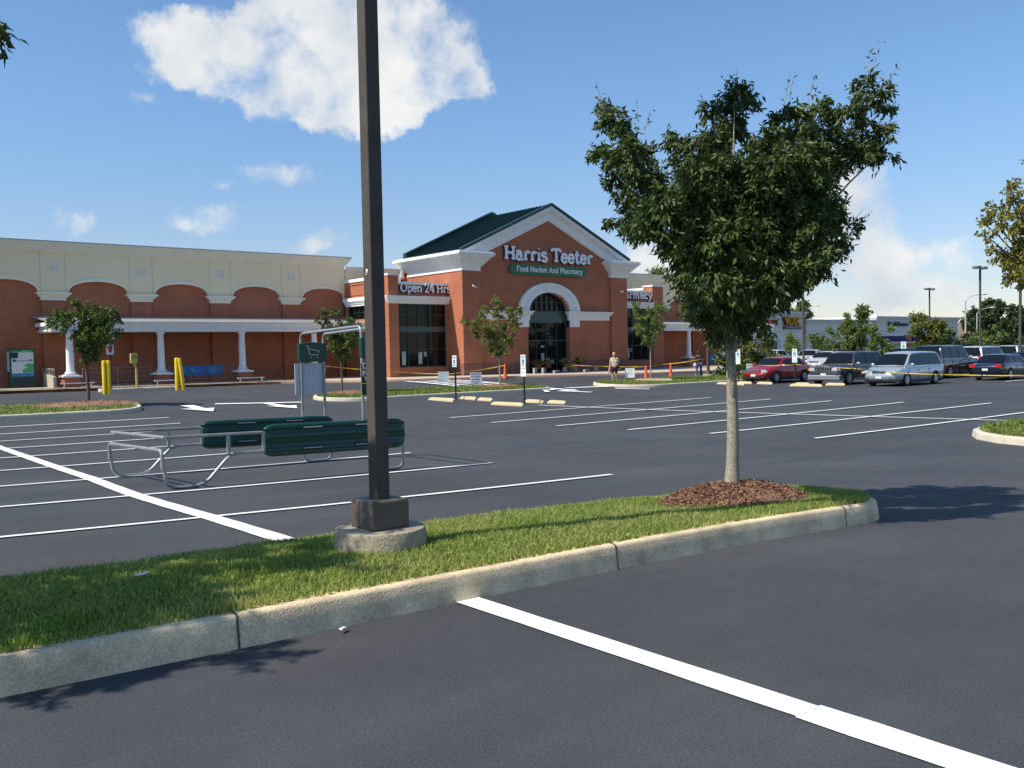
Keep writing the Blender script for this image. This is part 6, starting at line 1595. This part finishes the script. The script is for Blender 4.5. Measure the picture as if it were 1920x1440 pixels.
# ------------------------------------------------------------------ people
def skin(name, joints, edges, root, m, parent, sub_=2):
    me = bpy.data.meshes.new(name); names = list(joints); me.from_pydata([joints[n][0] for n in names], [(names.index(a), names.index(b)) for a, b in edges], [])
    o = bpy.data.objects.new(name, me); link(o, parent); me.materials.append(m)
    md = o.modifiers.new('skin', 'SKIN'); md.use_smooth_shade = True
    if not me.skin_vertices: 
        pass
    sv = me.skin_vertices[0].data
    for i, n in enumerate(names):
        r = joints[n][1]; sv[i].radius = r if isinstance(r, tuple) else (r, r); sv[i].use_root = (n == root)
    s = o.modifiers.new('sub', 'SUBSURF'); s.levels = sub_; s.render_levels = sub_
    return o
SKIN1 = mat('skin_light', (.52, .30, .20), .6); SKIN2 = mat('skin_dark', (.12, .06, .035), .6)
def person(label, x, y, rz, skin_m, J, top_m, low_m, shoe_m, hair_m, short=True, extra=None, lowlen=1.0, zoff=0.0, sleeve=.55):
    """J: joint positions; faces -Y"""
    t = thing('person', label, 'person', (x, y, g1(x, y) + zoff), rz)
    j = {k: (Vector(v[0]), v[1]) for k, v in J.items()}
    E = [('pelvis', 'waist'), ('waist', 'chest'), ('chest', 'neck'), ('neck', 'head'), ('head', 'crown'), ('head', 'nose')]
    for s in 'LR':
        E += [('chest', 'sh' + s), ('sh' + s, 'el' + s), ('el' + s, 'wr' + s), ('wr' + s, 'pa' + s), ('pelvis', 'hip' + s), ('hip' + s, 'kn' + s), ('kn' + s, 'an' + s), ('an' + s, 'to' + s)]
        wr_, el_ = j['wr' + s][0], j['el' + s][0]; d = (wr_ - el_).normalized(); side = d.cross(Vector((0, 1, 0))); side = side.normalized() if side.length > .1 else Vector((1, 0, 0))
        pa = wr_ + d * .08; j['pa' + s] = (pa, (.035, .018))
        for k in range(4):
            b0 = pa + side * (-.024 + .016 * k); L_ = (.062, .072, .068, .052)[k]; c = Vector((0, -.3, 0))
            j['f%d%s' % (k, s)] = (b0 + (d + c * .3).normalized() * L_ * .55, .009); j['g%d%s' % (k, s)] = (b0 + (d + c * .6).normalized() * L_, .008); E += [('pa' + s, 'f%d%s' % (k, s)), ('f%d%s' % (k, s), 'g%d%s' % (k, s))]
        j['th' + s] = (wr_ + d * .04 + side * .035 + Vector((0, -.03, 0)), .010); E += [('wr' + s, 'th' + s)]
    hd = j['head'][0]; j['crown'] = (hd + Vector((0, .012, .095)), .085); j['nose'] = (hd + Vector((0, -.098, .0)), .014)
    skin('body', {k: (tuple(v[0]), v[1]) for k, v in j.items()}, E, 'pelvis', skin_m, t)
    def sub_j(names, k): return {n: (tuple(j[n][0] if n in j else n), (tuple(q * k for q in j[n][1]) if isinstance(j[n][1], tuple) else j[n][1] * k)) for n in names}
    # top with sleeves
    T = {n: (tuple(j[n][0]), r) for n, r in (('pelvis', (.165, .13)), ('waist', (.158, .125)), ('chest', (.168, .13)), ('neck', .07))}
    T['neck'] = (tuple(j['neck'][0] - Vector((0, 0, .03))), .065); T['pelvis'] = (tuple(j['pelvis'][0] + Vector((0, 0, -.06))), (.16, .125)); TE = [('pelvis', 'waist'), ('waist', 'chest'), ('chest', 'neck')]
    for s in 'LR':
        T['sh' + s] = (tuple(j['sh' + s][0]), .070); e = j['sh' + s][0].lerp(j['el' + s][0], min(1, sleeve * 1.6)); T['el' + s] = (tuple(e), .064 if sleeve < .6 else .056); TE += [('chest', 'sh' + s), ('sh' + s, 'el' + s)]
        if sleeve >= .9: T['wr' + s] = (tuple(j['el' + s][0].lerp(j['wr' + s][0], .93)), .048); TE.append(('el' + s, 'wr' + s))
    skin('shirt', T, TE, 'waist', top_m, t)
    Lw = {'pelvis': (tuple(j['pelvis'][0]), (.15, .125))}; LE = []
    for s in 'LR':
        Lw['hip' + s] = (tuple(j['hip' + s][0]), .105); LE += [('pelvis', 'hip' + s)]
        if short: Lw['kn' + s] = (tuple(j['hip' + s][0].lerp(j['kn' + s][0], .95)), .095); LE.append(('hip' + s, 'kn' + s))
        else: Lw['kn' + s] = (tuple(j['kn' + s][0]), .078); Lw['an' + s] = (tuple(j['kn' + s][0].lerp(j['an' + s][0], .93)), .072); LE += [('hip' + s, 'kn' + s), ('kn' + s, 'an' + s)]
    skin('shorts' if short else 'trousers', Lw, LE, 'pelvis', low_m, t)
    for s in 'LR':
        a = j['an' + s][0]; o_ = j['to' + s][0]
        skin('shoe', {'up': (tuple(a + Vector((0, 0, .06))), .062), 'a': (tuple(a), .062), 'b': (tuple(a.lerp(o_, .5)), .055), 'c': (tuple(o_), .045)}, [('up', 'a'), ('a', 'b'), ('b', 'c')], 'a', shoe_m, t)
    b = MB(); b.ell((hd.x, hd.y + .030, hd.z + .055), (.098, .108, .115), 16, 10); b.build('hair', hair_m, t)
    b = MB(); b.ell((hd.x - .035, hd.y - .085, hd.z + .025), (.012, .008, .008), 8, 6); b.ell((hd.x + .035, hd.y - .085, hd.z + .025), (.012, .008, .008), 8, 6); b.build('eyes', BLP, t)
    for sx_ in (-1, 1):
        b = MB(); b.ell((hd.x + sx_ * .088, hd.y + .01, hd.z), (.014, .026, .034), 8, 6); b.build('ear', skin_m, t)
    if extra: extra(t, j)
    return t
hairb = mat('hair_blond', (.50, .33, .17), .8); hairk = mat('hair_black', (.012, .010, .010), .8)
J1 = dict(pelvis=((0, 0, .95), (.11, .09)), waist=((0, -.01, 1.10), (.10, .08)), chest=((0, 0, 1.32), (.12, .085)), neck=((0, -.01, 1.50), .052), head=((0, -.03, 1.60), (.082, .095)), crown=((0, 0, 1.7), .08), nose=((0, 0, 0), .01),
          shL=((.19, 0, 1.40), .062), elL=((.27, .05, 1.12), .045), wrL=((.17, -.16, 1.04), .030), shR=((-.19, 0, 1.40), .062), elR=((-.25, .02, 1.11), .045), wrR=((-.24, -.10, .86), .030),
          hipL=((.095, 0, .88), .092), knL=((.10, .04, .50), .062), anL=((.08, .14, .10), .042), toL=((.09, .02, .045), .035), hipR=((-.095, 0, .88), .092), knR=((-.10, -.05, .49), .062), anR=((-.08, -.06, .10), .042), toR=((-.09, -.21, .045), .035))
def carry1(t, j):
    b = MB(); b.obox(j['waist'][0] + Vector((.21, .02, -.02)), (1, 0, .1), (0, 1, 0), (0, 0, 1), .05, .13, .15); b.tube([(.20, 0, 1.18), (.12, -.13, 1.42), (.10, 0, 1.50), (.14, .10, 1.42), (.22, .06, 1.2)], .014, 6); b.build('shoulder_bag', mat('bag_olive', (.06, .065, .045), .8), t, bevel=.02)
    b = MB(); b.obox((-.24, -.14, .72), (1, .2, 0), (0, 1, .1), (0, 0, 1), .06, .05, .13); b.build('carried_bag', mat('bag_pink', (.45, .22, .28), .6), t, bevel=.03)
person('person in tan t-shirt, dark red shorts and brown boots walking before the store', 37.95, 36.8, R(-62), SKIN1, J1, mat('shirt_tan', (.42, .38, .28), .9, var=.2, vscale=9), mat('shorts_dark_red', (.09, .008, .02), .9, col2=(.015, .01, .012), vscale=5), mat('boots_brown', (.28, .17, .07), .8), hairb, True, carry1, sleeve=.55)
J2 = dict(J1); J2.update(pelvis=((0, 0, .95), (.11, .09)), waist=((0, -.04, 1.10), (.10, .08)), chest=((0, -.09, 1.32), (.12, .085)), neck=((0, -.12, 1.50), .052), head=((0, -.17, 1.59), (.082, .095)),
   shL=((.18, -.08, 1.40), .062), elL=((.23, -.02, 1.12), .045), wrL=((.20, -.20, .90), .030), shR=((-.18, -.08, 1.40), .062), elR=((-.23, -.06, 1.12), .045), wrR=((-.22, -.20, .92), .030),
   hipR=((-.09, -.02, .88), .092), knR=((-.10, -.26, .54), .062), anR=((-.10, -.58, .17), .042), toR=((-.10, -.72, .17), .035), hipL=((.09, 0, .88), .092), knL=((.10, .05, .49), .062), anL=((.10, .12, .10), .042), toL=((.10, -.02, .045), .035))
def carry2(t, j):
    b = MB(); b.ell((-.22, -.26, .78), (.10, .13, .15), 12, 8); p = b.build('carried_bag', mat('bag_white', (.70, .68, .66), .6), t)
    b = MB(); b.ell((-.30, -.28, .76), (.035, .09, .10), 10, 8); b.build('bag_print', mat('bag_red', (.55, .06, .05), .6), p)
person('person in dark hooded top and orange shoes striding by the brown lamp post with bag', 46.9, 37.9, R(-62), SKIN2, J2, mat('hoodie_dark', (.022, .016, .022), .95), mat('jeans_blue', (.035, .06, .14), .9, var=.3, vscale=8), mat('shoes_orange', (.60, .17, .05), .7), hairk, False, carry2, sleeve=1.0)

# ------------------------------------------------------------------ the far shops, house and low buildings
SG = mat('shop_grey', (.76, .71, .63), .9, var=.04, vscale=.3); SGC = mat('shop_cornice', (.70, .70, .66), .8); SGW = mat('shop_pale', (.80, .80, .78), .8); DKB = mat('shop_glass_dark', (.02, .03, .05), .12)
FY = 85.0
def shop(label, x0, x1, z1, cor, ground=-2.2, openings=(), bandz=(2.6, 4.0), depth=18, brick=None):
    t = thing('shop_building', label, 'shop building', ((x0 + x1) / 2, FY, ground), 0); cx = (x0 + x1) / 2
    def bx2(mb, a, b_, y0, y1, z0, z1_): mb.box(a - cx, b_ - cx, y0 - FY, y1 - FY, z0 - ground, z1_ - ground)
    b = MB(); bx2(b, x0, x1, FY, FY + depth, ground, z1 - cor); b.build('wall', SG, t)
    b = MB()
    for k, (p, f0, f1) in enumerate(((.12, 0, .4), (.28, .4, .72), (.5, .72, 1.0))): bx2(b, x0 - p, x1 + p, FY - p, FY + depth, z1 - cor + cor * f0, z1 - cor + cor * f1)
    b.build('cornice', SGC, t)
    b = MB(); bx2(b, x0 + .02, x1 - .02, FY - .10, FY, bandz[1], bandz[1] + .12); bx2(b, x0, x1, FY - .14, FY, bandz[0] - .1, bandz[0] + .45); b.build('band', SGW, t)
    for a, b_, z0, z1_ in openings:
        m_ = MB(); bx2(m_, a, b_, FY - .06, FY + .02, z0, z1_); w = m_.build('window', DKB, t)
        m_ = MB(); n = max(1, int((b_ - a) / 1.6))
        for k in range(n + 1): xx = a + (b_ - a) * k / n; bx2(m_, xx - .07, xx + .07, FY - .10, FY - .05, z0, z1_)
        bx2(m_, a, b_, FY - .11, FY - .051, (z0 + z1_) / 2, (z0 + z1_) / 2 + .12); m_.build('window_frame', SGW, w)
    return t, cx, ground
t, cx, g0 = shop('grey shop with orange lettering and a flared cornice, right of the big tree', 108, 132.0, 6.95, 1.0, openings=[(109.5, 113, -2, 2.3), (115, 119, -2, 2.3), (120.8, 124.4, -2, 2.3), (126.4, 130, -2, 2.3)])
b = MB()
for x in (114, 119.9, 125.4, 131.2): b.box(x - .45 - cx, x + .45 - cx, -.3, 0, 0, 4.75)
b.build('column', SGW, t)
ORS = mat('sign_orange_yellow', (.80, .36, .03), .5); REDS = mat('sign_red_orange', (.50, .04, .02), .5)
s_ = text_mesh('sign_lettering', 'VDSC', 1.8, ORS, (128.2 - cx, -.45, 4.85 - g0), (1, 0, 0), t, ext=.15, offset=.0)
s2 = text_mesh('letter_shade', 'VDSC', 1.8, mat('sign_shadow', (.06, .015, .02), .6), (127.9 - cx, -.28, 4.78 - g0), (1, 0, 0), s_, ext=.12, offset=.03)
b = MB(); b.box(125.9 - cx, 130.9 - cx, -.25, 0, 4.15 - g0, 4.62 - g0); q = b.build('sign_strip', NAVY, t)
text_mesh('sign_lettering', 'THE VIRGINIA DIVE STORE', .34, WHITE, (128.6 - cx, -.26, 4.28 - g0), (1, 0, 0), q)
b = MB(); b.prism([(118.5 - cx, 4.65 - g0), (123.9 - cx, 4.65 - g0), (124.3 - cx, 4.9 - g0), (124.3 - cx, 5.35 - g0), (123.9 - cx, 5.6 - g0), (118.5 - cx, 5.6 - g0)], 'y', -.3, 0); q = b.build('red_sign', REDS, t)
t, cx, g0 = shop('low grey row of shops between the two taller shop fronts', 132.6, 153.8, 5.75, .7, openings=[(134, 141, -2, 2.2), (143, 152, -2, 2.2)])
t, cx, g0 = shop('grey shop with dark lettering, brick pier and dark blue awnings', 154.4, 186, 6.45, .9, openings=[(156, 160, -2, 1.6), (166.5, 182, -2, 1.6)])
b = MB(); b.box(154.2 - cx, 154.55 - cx, -.25, 2, 5.9 - g0, 6.75 - g0); b.build('sunlit_coping', TRIM, t)
s_ = text_mesh('sign_lettering', 'Glen Kellermann', 1.05, mat('sign_dark_navy', (.02, .03, .07), .4), (158.2 - cx, -.3, 4.72 - g0), (1, 0, 0), t, align='LEFT', ext=.12, offset=.008)
b = MB(); b.box(164.0 - cx, 166.4 - cx, -.5, 0, 0, 3.0 - g0 + 0.0); b.build('brick_pier', BRK, t)
for a, c in ((156, 163.8), (166.6, 182)):
    b = MB(); b.prism([(-1.4, 1.7 - g0), (-1.4, 1.9 - g0), (-.02, 3.0 - g0), (-.02, 1.7 - g0)], 'x', a - cx, c - cx); b.build('awning', mat('awning_navy', (.012, .02, .09), .7), t)
b = MB(); b.box(156 - cx, 167 - cx, -1.55, -1.4, 1.55 - g0, 1.75 - g0); b.build('awning_bar', SGW, t)
# house on the rise
x, y = place(1815, 215)
t = thing('house', 'brown roofed house on the rise at the right, behind the bushes', 'house', (x, y, -2), R(-25))
b = MB(); b.box(-9, 9, -5, 5, 0, 4.2); b.build('wall', mat('house_wall', (.38, .33, .27), .9), t)
b = MB(); b.prism([(-6, 4.1), (6, 4.1), (0, 8.0)], 'x', -10, 10); r = b.build('roof', mat('house_roof', (.22, .155, .11), .9, var=.1, vscale=.5), t)
b = MB(); b.box(3, 4.2, -1, 0, 6.5, 8.9); b.build('chimney', mat('chimney', (.25, .12, .09), .9), r)
b = MB(); 
for k in (-6, -2, 2, 6): b.box(k - .6, k + .6, -5.06, -4.98, 1.2, 2.9)
b.build('window', DKB, t)
